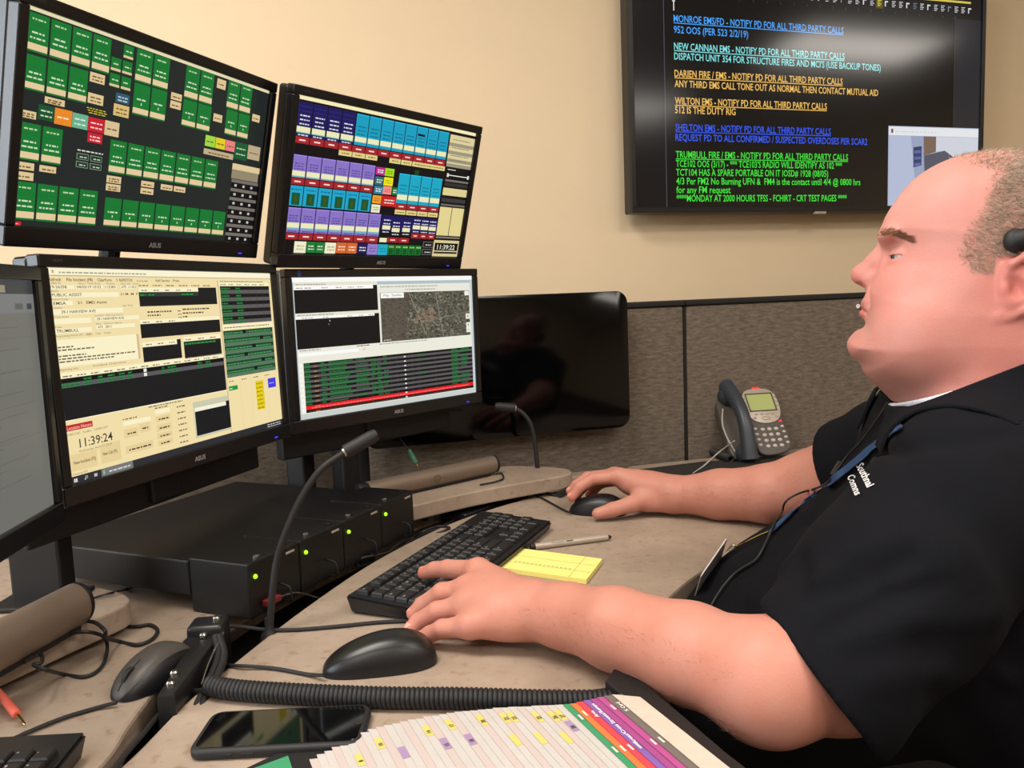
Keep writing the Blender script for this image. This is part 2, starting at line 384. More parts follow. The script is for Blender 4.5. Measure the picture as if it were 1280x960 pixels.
f.rect(U(-.510), V(1.957), U(-.5075), V(1.375), S(70, 74, 82), 2)
f.rect(U(.4995), V(1.957), U(.502), V(1.375), S(60, 62, 66), 2)
f.rect(U(.504), V(1.951), U(.604), V(1.375), S(34, 36, 42), 1)
f.rect(0, V(2.06), 1, V(1.957), S(14, 14, 17), 1)
blu, cya, ora, dbl, grn = S(70, 160, 245), S(130, 225, 225), S(240, 190, 95), S(50, 90, 235), S(60, 225, 60)
def line_(txt, z, x1, col, ul=False, z1=None):
    u0, u1 = U(-.4785), U(x1); f.text(txt, u0, V(z-.0085), .0195/ih, col, 3, width=u1-u0, bold=.012)
    if ul: f.rect(u0, V(z-.0105), u1, V(z-.0127), col, 3)
q = lambda n: (n-158)/544*.562-.4785
line_('MONROE EMS/FD - NOTIFY PD FOR ALL THIRD PARTY CALLS', 1.890, q(702), blu, True); line_('952 OOS (PER 523 2/2/19)', 1.8606, q(387), blu)
line_('NEW CANNAN EMS - NOTIFY PD FOR ALL THIRD PARTY CALLS', 1.8165, q(706), cya, True); line_('DISPATCH UNIT 354 FOR STRUCTURE FIRES AND MCI\'S (USE BACKUP TONES)', 1.790, q(833), cya)
line_('DARIEN FIRE / EMS - NOTIFY PD FOR ALL THIRD PARTY CALLS', 1.744, q(700), ora, True); line_('ANY THIRD EMS CALL TONE OUT AS NORMAL THEN CONTACT MUTUAL AID', 1.7165, q(825), ora)
line_('WILTON EMS - NOTIFY PD FOR ALL THIRD PARTY CALLS', 1.6705, q(646), ora, True); line_('512 IS THE DUTY RIG', 1.646, q(345), ora)
line_('SHELTON EMS - NOTIFY PD FOR ALL THIRD PARTY CALLS', 1.5985, q(660), dbl, True); line_('REQUEST PD TO ALL CONFIRMED / SUSPECTED OVERDOSES PER SCAR2', 1.5715, q(788), dbl)
line_('TRUMBULL FIRE / EMS - NOTIFY PD FOR ALL THIRD PARTY CALLS', 1.5247, q(720), grn, True)
line_('TCE102 OOS (3/17) - *** TCE103\'S RADIO WILL IDENTIFY AS 102 ***', 1.500, q(699), grn); line_('TCT104 HAS A SPARE PORTABLE ON IT IOSD# 1928 (08/05)', 1.476, q(651), grn)
line_('4/3 Per FM2 No Burning UFN &  FM4 is the contact until 4/4 @ 0800 hrs', 1.452, q(764), grn); line_('for any FM request', 1.428, q(327), grn)
line_('****MONDAY AT 2000 HOURS TFSS - FCHIRT - CRT TEST PAGES ****', 1.4045, q(716), grn)
f.rect(U(-.479), V(1.938), U(-.476), V(1.911), S(230, 230, 230), 3); f.rect(U(-.482), V(1.938), U(-.473), V(1.935), S(230, 230, 230), 3)
# toolbar
x = -.06
for k in range(24):
    c = S(215, 215, 220) if k % 5 else S(120, 130, 150); ww = .014
    if k == 10: f.rect(U(x-.006), V(1.992), U(x+.020), V(1.962), S(80, 75, 20), 2); c = S(230, 215, 60)
    if k % 3 == 2: f.rect(U(x), V(1.985), U(x+.004), V(1.969), c, 3); f.rect(U(x+.004), V(1.985), U(x+.012), V(1.981), c, 3)
    else:
        for j in range(4): f.rect(U(x), V(1.986-.005*j), U(x+ww-(j % 2)*.004), V(1.984-.005*j), c, 3)
    x += .0265
f.rect(U(.20), V(2.004), U(.56), V(1.998), S(210, 190, 80), 2)
for k in range(22): f.rect(U(-.45+k*.045), V(1.956), U(-.4485+k*.045), V(1.950), S(90, 92, 96), 3)
# camera picture inset
f.rect(U(.250), V(1.622), U(.602), V(1.382), S(160, 170, 195), 2)
f.rect(U(.2515), V(1.620), U(.6005), V(1.594), S(225, 228, 232), 3); f.rect(U(.26), V(1.613), U(.268), V(1.601), S(120, 70, 60), 4); f.dash(U(.275), U(.44), V(1.604), .006, S(200, 204, 210), 4)
def iq(pts, c, L=3): f.quad([(U(.2515+a*.349), V(1.593-b*.21)) for a, b in pts], c, L)
iq([(0, 1), (.32, 1), (.24, 0), (0, 0)], S(176, 186, 210)); iq([(.24, 0), (.32, 1), (.40, .62), (.38, 0)], S(150, 160, 190)); iq([(.38, .28), (.40, .62), (.32, 1), (1, 1), (1, .55), (.62, .2)], S(82, 84, 98)); iq([(.38, 0), (.38, .28), (.52, .22), (.52, 0)], S(120, 98, 84))
iq([(.52, 0), (.52, .22), (.62, .2), (1, .55), (1, 0)], S(205, 208, 218))
iq([(.27, .45), (.36, .42), (.36, .14), (.27, .16)], S(50, 60, 105), 4)
for j in range(3): iq([(.28, .25+.09*j), (.35, .24+.09*j), (.35, .2+.09*j), (.28, .21+.09*j)], S(90, 105, 160), 5)
f.build('screen', M['tvscreen'], t, Matrix.Translation((0, -.0005, zc)))

# ------------------------------------------------------------------ desk
back_edge = [(-.40, .55), (-.39, .65), (-.374, .734), (-.364, .832), (-.344, .926), (-.301, 1.096), (-.233, 1.296), (-.13, 1.493), (-.009, 1.636), (.132, 1.754), (.19, 1.80)]
belly_edge = [(1.55, 1.62), (.95, 1.6), (.72, 1.53), (.479, 1.409), (.347, 1.266), (.245, 1.148), (.18, 1.03), (.152, .9), (.152, .76), (.165, .65), (.19, .55)]
DZ = .73
be = [(v.x, v.y) for v in spline([Vector((*p, 0)) for p in back_edge], 5)]; fe = [(v.x, v.y) for v in spline([Vector((*p, 0)) for p in belly_edge], 5)]
pw = lambda x, off=.006: (PO.x+pd.x*x+pn.x*off, PO.y+pd.y*x+pn.y*off)
t = thing('desk', 'curved mottled taupe worksurface in front of the man, holding keyboard and notepad', 'desk', loc=(0, 0, 0))
out = be + [pw(-.16), pw(1.28)] + fe
bm = nb(); prism(bm, out, DZ-.03, DZ, .004, 2); obj('worktop', bm, [M['desk']], t)
for (x, y) in ((1.4, 1.75), (.12, .62), (.3, 1.9)):
    bm = nb(); box(bm, (x-.03, y-.03, 0), (x+.03, y+.03, DZ-.031), .004); obj('leg', bm, M['matte'], t)
rear = [(-.402, .50), (-.40, .70), (-.405, .80), (-.412, .90), (-.415, 1.0), (-.40, 1.1), (-.335, 1.31), (-.23, 1.51), (-.105, 1.67), (.035, 1.785), (.15, 1.86)]
rear = [(x-(.055 if y < .7 else 0), y) for x, y in rear]
re_ = [(v.x, v.y) for v in spline([Vector((*p, 0)) for p in rear], 5)]
t = thing('rear_desk', 'mottled taupe rear worksurface under the monitors, beyond the dark cable gap', 'desk')
pl2 = PL @ Vector((-1.25, -.006, 0)); pc2 = PC+pn*.02
out = re_ + [pw(-.20), (pc2.x, pc2.y), (pl2.x, pl2.y), (pl2.x, .50)]
bm = nb(); prism(bm, out, DZ-.03, DZ, .004, 2); obj('worktop', bm, M['desk'], t)
for (x, y) in ((-1.15, .6), (-.57, .6), (-.85, 1.3), (-.13, 1.78)):
    bm = nb(); box(bm, (x-.03, y-.025, 0), (x+.03, y+.025, DZ-.031), .004); obj('leg', bm, M['matte'], t)
# cable trough under the gap
gapL = [Vector((x-.05, y+.02, 0)) for x, y in rear]; gapR = [Vector((x+.07, y-.03, 0)) for x, y in back_edge]
bm = nb(); prism(bm, [(v.x, v.y) for v in spline(gapL, 5)]+[(v.x, v.y) for v in spline(gapR, 5)][::-1], DZ-.085, DZ-.080)
tag(obj('cable_trough', bm, M['dark_gap']), 'black cable trough in the gap between the two worksurfaces', 'cable tray')
def slab(label, pts, closed_spline, feet):
    t = thing('monitor_shelf', label, 'shelf'); o = [(v.x, v.y) for v in (spline([Vector((*p, 0)) for p in pts], 6, True) if closed_spline else [Vector((*p, 0)) for p in pts])]
    bm = nb(); prism(bm, o, DZ+.010, DZ+.040, .003, 2); obj('slab', bm, M['desk'], t)
    for x, y in feet:
        bm = nb(); lathe(bm, [(.014, DZ+.0005), (.014, DZ+.0097)], 16, Matrix.Translation((x, y, 0))); obj('foot', bm, M['matte'], t, True)
    return t
right_sh = [(-.215, 1.462), (-.19, 1.487), (-.12, 1.548), (-.04, 1.606), (.04, 1.653), (.093, 1.683), (.117, 1.706), (.121, 1.735), (.105, 1.762), (.06, 1.79), (.0, 1.806), (-.06, 1.80), (-.13, 1.76), (-.26, 1.64), (-.30, 1.55), (-.27, 1.47)]
slab('raised taupe shelf under the right-hand soundbar, curved front edge', right_sh, True, [(-.17, 1.53), (.06, 1.72), (-.05, 1.76)])
left_sh = [(-.63, .74), (-.60, .82), (-.575, .88), (-.545, .95), (-.520, 1.005), (-.513, 1.03), (-.522, 1.055), (-.55, 1.08), (-.60, 1.105), (-.68, 1.13), (-.80, 1.10), (-.90, .98), (-.90, .80), (-.78, .72)]
slab('raised taupe shelf under the soundbar at far left', left_sh, True, [(-.62, .9), (-.56, 1.03), (-.8, .95)])

# ------------------------------------------------------------------ monitors
TAN, GRN, GBG = S(226, 200, 150), S(20, 122, 50), S(33, 40, 39)
def pic_green(f):                                        # green radio-channel tiles
    f.rect(0, 0, 1, 1, GBG, 0); f.rect(0, -.0, 1, .016, S(232, 222, 180), 2)
    def tile(u0, v0, u1, v1, hd=True, one=False):
        h = v1-v0; f.rect(u0, v0, u1, v1, GRN, 1); f.rect(u0+.001, v1-.225*h, u1-.001, v1-.05*h, S(232, 206, 160), 2); f.rect(u0, v0+.30*h, u1, v0+.307*h, S(14, 96, 40), 2)
        c = (u0+u1)/2; w = (u1-u0)
        if hd: f.dash(c-w*.32, c+w*.32, v0+.17*h, .012, S(190, 215, 170))
        f.dash(c-w*.3, c+w*.3, v0+.52*h, .013, S(205, 225, 190))
        if one: f.rect(c-.002, v0+.60*h, c+.002, v0+.68*h, S(205, 225, 190), 3)
        else: f.dash(c-w*.38, c+w*.38, v0+.66*h, .013, S(205, 225, 190))
    def row(u0, u1, n, v0, v1, **k):
        p = (u1-u0)/n
        for i in range(n): tile(u0+i*p, v0, u0+(i+1)*p-.006, v1, **k)
    row(.005, .277, 4, .024, .195); row(.004, .207, 3, .209, .366, hd=False)
    for (a, b) in ((.318, .024), (.276, .103), (.318, .103), (.276, .182), (.318, .182)):
        f.rect(a, b, a+.036, b+.066, GRN, 1); f.rect(a, b+.052, a+.036, b+.064, S(226, 200, 150), 2); f.dash(a+.008, a+.03, b+.034, .011, S(200, 220, 180))
    row(.367, .507, 2, .020, .187); row(.369, .508, 2, .194, .358, one=True, hd=False)
    row(.574, .711, 2, .018, .197); row(.575, .714, 2, .203, .353, one=True, hd=False)
    row(.778, .912, 2, .010, .182); row(.784, .915, 2, .188, .339, one=True, hd=False)
    row(.002, .139, 2, .516, .688); row(-.001, .275, 4, .790, .970); row(.299, .776, 7, .512, .685); row(.298, .844, 8, .815, .968, one=True, hd=False)
    def tag_(u0, v0, u1, v1, c=TAN, lines=1, tc=S(110, 85, 45)):
        f.rect(u0, v0, u1, v1, c, 1); w = u1-u0
        for k in range(lines): f.dash(u0+w*.15, u1-w*.15, v0+(v1-v0)*((k+1)/(lines+1))+.007, .011, tc)
    for b in ((.207, .206, .259, .253, TAN, 2), (.206, .307, .260, .357, TAN, 2), (.069, .377, .132, .407, TAN, 2), (.001, .461, .047, .495, TAN, 2), (.303, .270, .355, .319, S(50, 90, 110), 2, S(190, 210, 220)), (.299, .327, .357, .387, S(220, 190, 120), 2),
              (.519, .187, .566, .225, TAN), (.519, .232, .566, .272, TAN), (.721, .03, .765, .085, TAN), (.721, .235, .765, .28, TAN), (.922, .17, .965, .215, TAN),
              (.0, .699, .052, .734, TAN), (-.001, .744, .052, .782, TAN), (.068, .700, .121, .731, TAN), (.296, .699, .351, .736, TAN, 2), (.296, .742, .351, .778, TAN, 2), (.431, .699, .485, .731, TAN), (.431, .738, .485, .770, TAN), (.514, .701, .566, .732, TAN), (.572, .701, .625, .732, TAN),
              (.052, .419, .102, .489, S(24, 84, 48), 2, S(205, 225, 190)), (.103, .418, .159, .494, S(238, 140, 40), 1, S(255, 235, 200)), (.160, .421, .213, .493, S(110, 180, 145), 2, S(225, 240, 230)), (.214, .424, .272, .493, S(205, 32, 52), 2, S(255, 215, 210)), (.216, .499, .268, .548, S(205, 32, 52), 2, S(255, 215, 210)), (.273, .422, .326, .496, S(220, 196, 150)),
              (.694, .371, .744, .435, S(160, 220, 70)), (.746, .371, .795, .435, S(226, 210, 40)), (.797, .371, .846, .435, S(240, 130, 130)), (.692, .450, .844, .484, S(196, 176, 140)), (.846, .367, .917, .472, S(22, 92, 50), 2, S(205, 225, 190)), (.920, .367, .990, .456, S(190, 172, 138))): tag_(*b)
    for k in range(3): f.dash(.205+.004*k, .276, .384+.011*k, .007, S(225, 205, 40))
    f.dash(.185, .275, .60, .010, S(225, 225, 215))
    for a in (.184, .232):
        for b in (.612, .652): f.rect(a, b, a+.041, b+.030, S(150, 165, 150), 2); f.rect(a+.0015, b+.0025, a+.0395, b+.0275, S(26, 60, 38), 3); f.dash(a+.01, a+.034, b+.02, .009, S(200, 215, 200), 4)
    f.rect(.846, .502, 1, .540, S(226, 205, 158), 1); f.rect(.846, .541, .996, .596, S(150, 138, 112), 1)
    for r in range(7):
        v = .600+r*.057; f.rect(.85, v, 1, v+.02, S(118, 112, 104), 1); f.rect(.85, v+.02, 1, v+.057, S(16, 16, 18), 1)
        for k in range(3): f.rect(.868+k*.045, v+.030, .880+k*.045, v+.045, S(200, 200, 195), 3)
    f.rect(.0, .981, .024, .998, S(215, 40, 50), 2); f.dash(.004, .02, .993, .006, S(255, 200, 190))
def pic_console(f):                                      # blue and purple console tiles
    bg = S(18, 15, 17); cy, pu, rd, cr, nv, yl = S(20, 160, 196), S(140, 118, 200), S(170, 38, 44), S(240, 238, 190), S(28, 24, 92), S(230, 212, 140)
    f.rect(0, 0, 1, 1, bg, 0); f.rect(0, -.004, 1, .023, S(250, 240, 190), 2)
    def row(u0, u1, n, v0, v1, c, w0, w1, tc, hl=True):
        p = (u1-u0)/n
        for i in range(n):
            a, b = u0+i*p, u0+(i+1)*p-.004; f.rect(a, v0, b, v1, c, 1); f.rect(a+.002, w0, b-.002, w1, cr, 2)
            if hl: f.rect(a, v0, b, v0+.006, tuple(min(1, x*1.5) for x in c[:3])+(1,), 2)
            h = w0-v0
            for k in range(3): f.dash(a+.012, b-.010, v0+h*(.58+.17*k), .014, tc)
    def reds(u0, u1, n, v0, v1):
        p = (u1-u0)/n
        for i in range(n): f.rect(u0+i*p, v0, u0+(i+1)*p-.004, v1, rd, 1); f.rect(u0+i*p+p*.28, v0+(v1-v0)*.4, u0+i*p+p*.70, v0+(v1-v0)*.62, S(255, 225, 215), 2)
    row(.005, .282, 4, .035, .246, nv, .186, .220, S(220, 220, 235), False)
    for i in range(4):
        f.dash(.015+i*.069, .06+i*.069, .242, .013, S(220, 220, 235)); f.rect(.007+i*.069, .220, .070+i*.069, .226, S(120, 190, 180), 2)
        for k in range(3): f.rect(.008+i*.069, .06+k*.028, .068+i*.069, .064+k*.028, S(48, 44, 130), 2)
    row(.284, .826, 8, .038, .242, cy, .186, .221, S(10, 110, 140)); f.rect(.628, .088, .672, .104, S(16, 20, 30), 4)
    reds(.004, .826, 12, .248, .290)
    for (a, b) in ((.214, .28), (.283, .349), (.352, .416), (.484, .548), (.552, .615), (.619, .826)): f.rect(a, .292, b, .326, yl, 1); f.dash(a+.014, b-.012, .313, .012, S(130, 110, 50))
    row(.002, .416, 6, .362, .504, pu, .462, .494, S(98, 80, 160))
    for i in range(6): f.rect(.004+i*.069, .494, .066+i*.069, .502, S(120, 190, 190), 3)
    reds(.001, .416, 6, .509, .550)
    for i in range(6):
        a = .0+i*.069; f.rect(a, .557, a+.065, .686, S(30, 168, 206), 1); f.rect(a+.015, .602, a+.053, .680, S(20, 88, 52), 2)
        f.dash(a+.01, a+.056, .585, .014, S(20, 110, 170)); f.rect(a+.029, .62, a+.039, .665, S(70, 84, 30), 3)
    row(.0, .482, 7, .698, .860, pu, .796, .829, S(98, 80, 160))
    for i in range(7): f.rect(.003+i*.0688, .829, .064+i*.0688, .842, S(120, 180, 200), 3); f.dash(.012+i*.0688, .055+i*.0688, .856, .010, S(60, 70, 150))
    reds(-.002, .480, 7, .864, .907)
    f.rect(.485, .700, .832, .815, nv, 1)
    for (u0, v0, u1, v1, c) in ((.417, .366, .466, .421, S(196, 40, 150)), (.468, .366, .520, .421, S(170, 226, 20)), (.418, .432, .466, .492, S(54, 110, 118)), (.468, .430, .520, .489, S(246, 234, 20)), (.419, .498, .468, .555, S(40, 130, 160)), (.469, .494, .518, .551, S(250, 150, 140)), (.522, .494, .552, .551, S(20, 120, 50)), (.417, .565, .466, .622, S(246, 160, 40)), (.417, .630, .466, .688, S(240, 236, 205)), (.467, .562, .554, .636, S(208, 34, 38)),
                            (.05, .918, .106, .995, S(244, 240, 205)), (.108, .918, .151, .992, S(24, 126, 50)), (.153, .918, .198, .992, S(24, 126, 50)), (.199, .918, .254, .994, S(244, 240, 205)), (.256, .914, .309, .990, S(220, 106, 44)), (.311, .914, .366, .990, S(220, 106, 44)), (.369, .916, .422, .990, nv), (.424, .916, .482, .995, S(150, 128, 204)), (.484, .916, .540, .995, S(30, 176, 200))):
        f.rect(u0, v0, u1, v1, c, 2); w = u1-u0
        for k in range(2): f.dash(u0+w*.2, u1-w*.15, v0+(v1-v0)*(.45+.27*k), .013, tuple(x*.45+.02 for x in c[:3])+(1,) if sum(c[:3]) > .9 else S(235, 235, 225), 4)
    for k in range(5):
        a = .542+k*.042; f.rect(a, .916, a+.038, .992, S(24, 126, 50), 2); f.rect(a+.006, .945, a+.032, .988, S(12, 84, 36), 3); f.dash(a+.006, a+.034, .936, .012, S(190, 220, 120), 4)
    f.rect(.640, .35, .668, .385, S(18, 70, 36), 2)
    row(.553, .826, 4, .389, .606, S(24, 170, 200), .541, .579, S(10, 120, 150)); reds(.554, .828, 4, .609, .647)
    for i in range(4): f.rect(.554+i*.0685, .653, .618+i*.0685, .687, yl, 1); f.dash(.564+i*.0685, .610+i*.0685, .676, .012, S(130, 110, 50))
    for (a, v) in ((.493, .775), (.55, .79), (.613, .785), (.675, .76), (.726, .762), (.778, .764)):
        f.rect(a, v, a+.046, v+.030, cr, 3)
        for k in range(2): f.dash(a+.004, a+.044, v-.035+.026*k, .013, S(225, 225, 235), 3)
        f.dash(a+.004, a+.044, v+.052, .012, S(225, 225, 235), 3)
    reds(.530, .667, 2, .862, .899); reds(.673, .828, 3, .822, .860); f.rect(.486, .868, .528, .90, cr, 3)
    f.rect(.832, .045, 1, .275, S(226, 212, 160), 1)
    for v in (.105, .165, .225, .262): f.rect(.832, v, 1, v+.026, S(160, 152, 128), 2); f.dash(.85, .97, v-.022, .011, S(130, 124, 100), 3)
    f.rect(.845, .305, .90, .312, S(200, 200, 190), 2); f.rect(.852, .348, .99, .355, S(235, 235, 230), 2); f.rect(.846, .338, .858, .366, S(235, 235, 230), 3); f.rect(.986, .338, .998, .366, S(235, 235, 230), 3)
    f.rect(.84, .385, 1, .40, S(120, 118, 110), 2); f.rect(.84, .41, 1, .436, S(50, 50, 50), 2)
    f.rect(.835, .45, 1, .508, S(226, 212, 150), 2); f.rect(.835, .53, 1, .56, S(60, 60, 58), 2); f.rect(.835, .575, 1, .59, S(110, 108, 98), 2)
    f.rect(.833, .600, .914, .826, S(232, 216, 150), 2); f.rect(.918, .600, 1, .826, S(232, 216, 150), 2); f.rect(.833, .835, 1, .848, S(130, 126, 108), 2)
    f.rect(.826, .864, 1.0, .995, S(222, 206, 150), 2); f.rect(.834, .886, .994, .948, S(14, 14, 14), 3); f.text('11:39:22', .852, .938, .040, S(240, 236, 215), 4, width=.122, bold=.01); f.rect(.834, .957, .994, .972, S(40, 38, 34), 3)
    for v in (.882, .940): f.rect(.756, v, .824, v+.045, S(120, 120, 120), 2); f.rect(.759, v+.004, .821, v+.041, S(20, 20, 22), 3); f.dash(.772, .812, v+.028, .011, S(225, 225, 220), 4)
def cad_rows(f, u0, v0, u1, v1, n, cols, sel=None, dark=S(14, 15, 15), gry=S(92, 90, 94), g=S(62, 118, 78), bright=S(40, 150, 70)):
    h = (v1-v0)/n
    for i in range(n):
        a = v0+i*h; f.rect(u0, a, u1, a+h, gry if i % 2 else dark, 2)
        for k, (x0, x1, p) in enumerate(cols):
            if random.random() < p:
                e = x0+(x1-x0)*random.uniform(.6, 1)
                if i % 2: f.rect(x0, a, e, a+h, g, 3); f.dash(x0+.003, e-.002, a+h*.7, h*.35, S(44, 92, 60), 4)
                else: f.rect(x0+.001, a+h*.18, e, a+h*.82, S(22, 62, 36), 3); f.dash(x0+.003, e-.002, a+h*.72, h*.36, bright, 4)
def pic_cad(f):                                          # incident form with dark tables
    bg, wh, ink = S(246, 226, 172), S(255, 246, 205), S(70, 62, 50); dk = S(24, 26, 28)
    f.rect(0, 0, 1, 1, bg, 0); f.rect(0, 0, 1, .033, S(255, 248, 214), 1); f.rect(0, .033, 1, .036, S(150, 140, 120), 2)
    f.dash(.04, .36, .024, .011, S(170, 165, 140)); f.rect(.018, .010, .024, .024, S(210, 160, 100), 2)
    rm = [False]; K = lambda v: v if not rm[0] else .074+(v-.083)*.66 if v < .4605 else .328+(v-.462)*.913
    T = lambda s, u, v, c=.014, col=ink, w=None, b=.01: f.text(s, u, K(v), c*(.86 if rm[0] else 1), col, 3, width=w, bold=b)
    T('Refresh', .006, .060, .015, w=.038); T('File Incident (F8)', .062, .060, .015, w=.088); T('ClearForm', .166, .060, .015, w=.052); T('S  RAPIDTOX', .236, .060, .015, w=.062); f.dash(.315, .36, .060, .010, S(170, 165, 140)); T('Add Service', .392, .060, .014, w=.062); T('Print', .470, .060, .014, w=.028)
    def field(u0, v0, u1, v1): f.rect(u0, K(v0), u1, K(v1), wh, 1)
    sm = S(125, 115, 92)
    def lab(s, u, v, w): T(s, u, v, .011, sm, w, 0)
    rm[0] = True
    lab('CMED ID', .006, .083, .036); lab('Date / Time Rcvd', .10, .084, .075); lab('Position', .198, .084, .03); lab('Operator  Level', .25, .084, .07)
    for a, b in ((.005, .085), (.09, .185), (.19, .235), (.25, .31)): field(a, .090, b, .118)
    T('19-26358', .008, .112, .016, w=.052); T('04/03/19 10:52', .093, .112, .015, w=.084); T('112383', .192, .112, .015, w=.038); T('A75  11-021', .252, .112, .015, w=.056)
    lab('Nature', .006, .137, .026); field(.006, .142, .24, .176); T('PUBLIC ASSIST', .010, .168, .017, w=.098); T('21', .246, .165, .013, w=.012); T('M  M  F  F', .265, .165, .013, w=.065)
    lab('Medical Comp', .006, .194, .053); field(.006, .200, .075, .232); T('EMSA', .012, .226, .017, w=.040); T('21', .090, .223, .014, w=.014); T('EMD Assist', .120, .224, .016, w=.072)
    lab('Location', .006, .252, .033); field(.006, .258, .25, .295); T('39-? HARVIEW AVE', .034, .287, .017, w=.115); lab('Apt / Floor', .25, .25, .04)
    lab('Cross Street', .008, .316, .048); field(.006, .322, .13, .36); lab('Location / Alternate Search', .145, .318, .1); field(.145, .322, .31, .352); T('39-? HARVIEW AVE', .15, .346, .015, w=.1)
    lab('State    Vehicle # / Agency', .145, .378, .095); field(.145, .382, .29, .41); T('A75   28/11', .15, .404, .014, w=.05); lab('Town', .008, .386, .022); field(.006, .392, .13, .425); T('TRUMBULL', .012, .418, .017, w=.072)
    lab('Responding Details (F7)', .008, .448, .09); f.rect(.105, K(.434), .13, K(.452), S(222, 200, 150), 1); lab('Add', .11, .448, .012); lab('Clear    Details', .14, .448, .055)
    f.rect(.004, .328, .30, .454, wh, 1); f.rect(.291, .328, .30, .454, S(214, 192, 150), 2)
    for k, (a, b) in enumerate(((.01, .06), (.01, .13), (0, 0), (.01, .10), (.01, .28), (.01, .2))):
        if b: f.dash(a, b, .366+.0135*k, .011, S(120, 105, 85))
    rm[0] = False; lab('Responding Units', .008, .470, .06); lab('Incident Overview', .12, .468, .12)
    # dark tables
    f.rect(.318, .091, .676, .188, dk, 1); f.rect(.318, .091, .584, .114, wh, 2); f.rect(.318, .116, .584, .137, S(52, 54, 54), 2)
    for a, b in ((.32, .345), (.355, .38), (.50, .56)): f.rect(a, .116, b, .137, S(22, 62, 36), 3); f.dash(a+.002, b, .132, .011, S(40, 150, 70), 4)
    for k in range(5): f.dash(.33+.05*k, .352+.05*k, .108, .009, sm)
    for k in range(6): f.dash(.32+.058*k, .36+.058*k, .083, .009, sm)
    for v, a, b in ((.222, .345, .45), (.24, .345, .40), (.215, .50, .63), (.236, .50, .60), (.256, .50, .52)): f.dash(a, b, v, .012, ink)
    for v in (.222, .24, .258): f.dash(.478, .494, v, .010, sm)
    f.rect(.311, .258, .680, .279, wh, 2); f.rect(.311, .279, .680, .352, dk, 1)
    for k in range(3): f.dash(.322+.055*k, .35+.055*k, .274, .009, sm)
    f.rect(.311, .373, .478, .399, wh, 2); f.rect(.460, .373, .478, .40, dk, 3); f.rect(.311, .399, .478, .477, dk, 1)
    f.rect(.491, .365, .676, .390, wh, 2); f.rect(.491, .390, .676, .485, dk, 1); f.rect(.493, .392, .65, .411, S(22, 62, 36), 2); f.dash(.495, .65, .408, .012, S(40, 150, 70))
    for k in range(3): f.dash(.325+.05*k, .35+.05*k, .390, .009, sm)
    for k in range(3): f.dash(.50+.06*k, .53+.06*k, .383, .009, S(170, 90, 70))
    # wide unit table
    f.rect(.006, .480, .683, .506, wh, 1); f.rect(.006, .506, .683, .700, dk, 1)
    for k in range(14): f.dash(.015+.047*k, .045+.047*k, .500, .009, sm)
    cad_rows(f, .006, .506, .683, .550, 2, [(.008, .075, .8), (.08, .115, 1), (.13, .162, 1), (.165, .2, 1), (.205, .235, 1), (.24, .27, 1), (.38, .40, 1), (.405, .46, 1), (.545, .57, 1), (.585, .63, 1)])
    for v in (.509, .531): f.rect(.305, v, .317, v+.017, S(245, 245, 235), 5)
    f.rect(.006, .700, .70, .704, S(255, 250, 220), 1)
    # lower left
    f.rect(.006, .722, .096, .750, S(200, 40, 40), 2); f.text('Location History', .010, .745, .017, S(255, 215, 200), 4, width=.082)
    lab('CMED/CAD   ToolBox   CAMED/CRIT', .008, .772, .14); f.text('11:39:24', .045, .836, .043, S(60, 55, 50), 3, width=.116, bold=.006); lab('Wednesday, April 17, 2019', .04, .858, .115)
    for (u0, v0, u1, v1, s_, w_) in ((.012, .862, .100, .940, 'New Incident (F2)', .074), (.112, .846, .186, .940, 'New Call (F3)', .052)): f.rect(u0, v0, u1, v1, S(236, 212, 156), 1); T(s_, u0+.008, (v0+v1)/2+.008, .016, w=w_)
    for (u0, v0, u1, v1) in ((.205, .80, .26, .845), (.265, .79, .31, .835), (.205, .885, .315, .925), (.335, .77, .40, .80), (.335, .815, .40, .85), (.335, .86, .40, .89), (.335, .90, .40, .928)):
        f.rect(u0, v0, u1, v1, S(236, 212, 156), 1); f.dash(u0+.012, u1-.01, (v0+v1)/2+.006, .012, ink)
    field(.205, .76, .315, .782); field(.335, .735, .40, .758); f.dash(.205, .26, .752, .010, sm); f.dash(.335, .39, .728, .010, sm); f.dash(.31, .46, .715, .009, sm)
    for k in range(7): f.dash(.43, .468, .745+.033*k, .012, sm)
    lab('Connected (F5)', .012, .958, .05)
    f.rect(.506, .735, .690, .94, S(206, 206, 180), 1); f.rect(.512, .768, .672, .790, S(250, 246, 220), 2); f.rect(.512, .790, .690, .928, dk, 2); f.rect(.672, .765, .690, .79, dk, 3)
    # right column
    f.rect(.686, .05, .69, .96, S(190, 175, 140), 1); f.rect(.694, .060, .985, .080, wh, 1); f.dash(.70, .95, .058, .009, sm)
    for k in range(6): f.dash(.70+.045*k, .73+.045*k, .076, .009, S(120, 150, 120))
    cad_rows(f, .697, .083, .985, .310, 10, [(.698, .76, 1), (.78, .825, 1)])
    for x in (.86, .90, .94): f.rect(x, .083, x+.0015, .31, S(60, 60, 62), 5)
    f.rect(.692, .315, .99, .345, wh, 1); f.dash(.70, .97, .335, .010, sm)
    for i in range(12):
        a = .350+i*.0235; f.rect(.693, a, .985, a+.0235, S(86, 122, 96) if i % 2 else S(30, 70, 42), 2)
        if not i % 2: f.dash(.70, .97, a+.019, .012, S(70, 160, 90), 3); f.rect(.80+.05*(i % 3), a, .82+.05*(i % 3), a+.0235, S(16, 18, 18), 4)
    for x in (.83,): f.rect(x, .35, x+.0015, .632, S(50, 80, 58), 5)
    for x in (.76, .82, .92): f.rect(x, .66, x+.0012, .95, S(226, 204, 150), 1)
    for k in range(4): f.dash(.70+.07*k, .73+.07*k, .658, .009, sm)
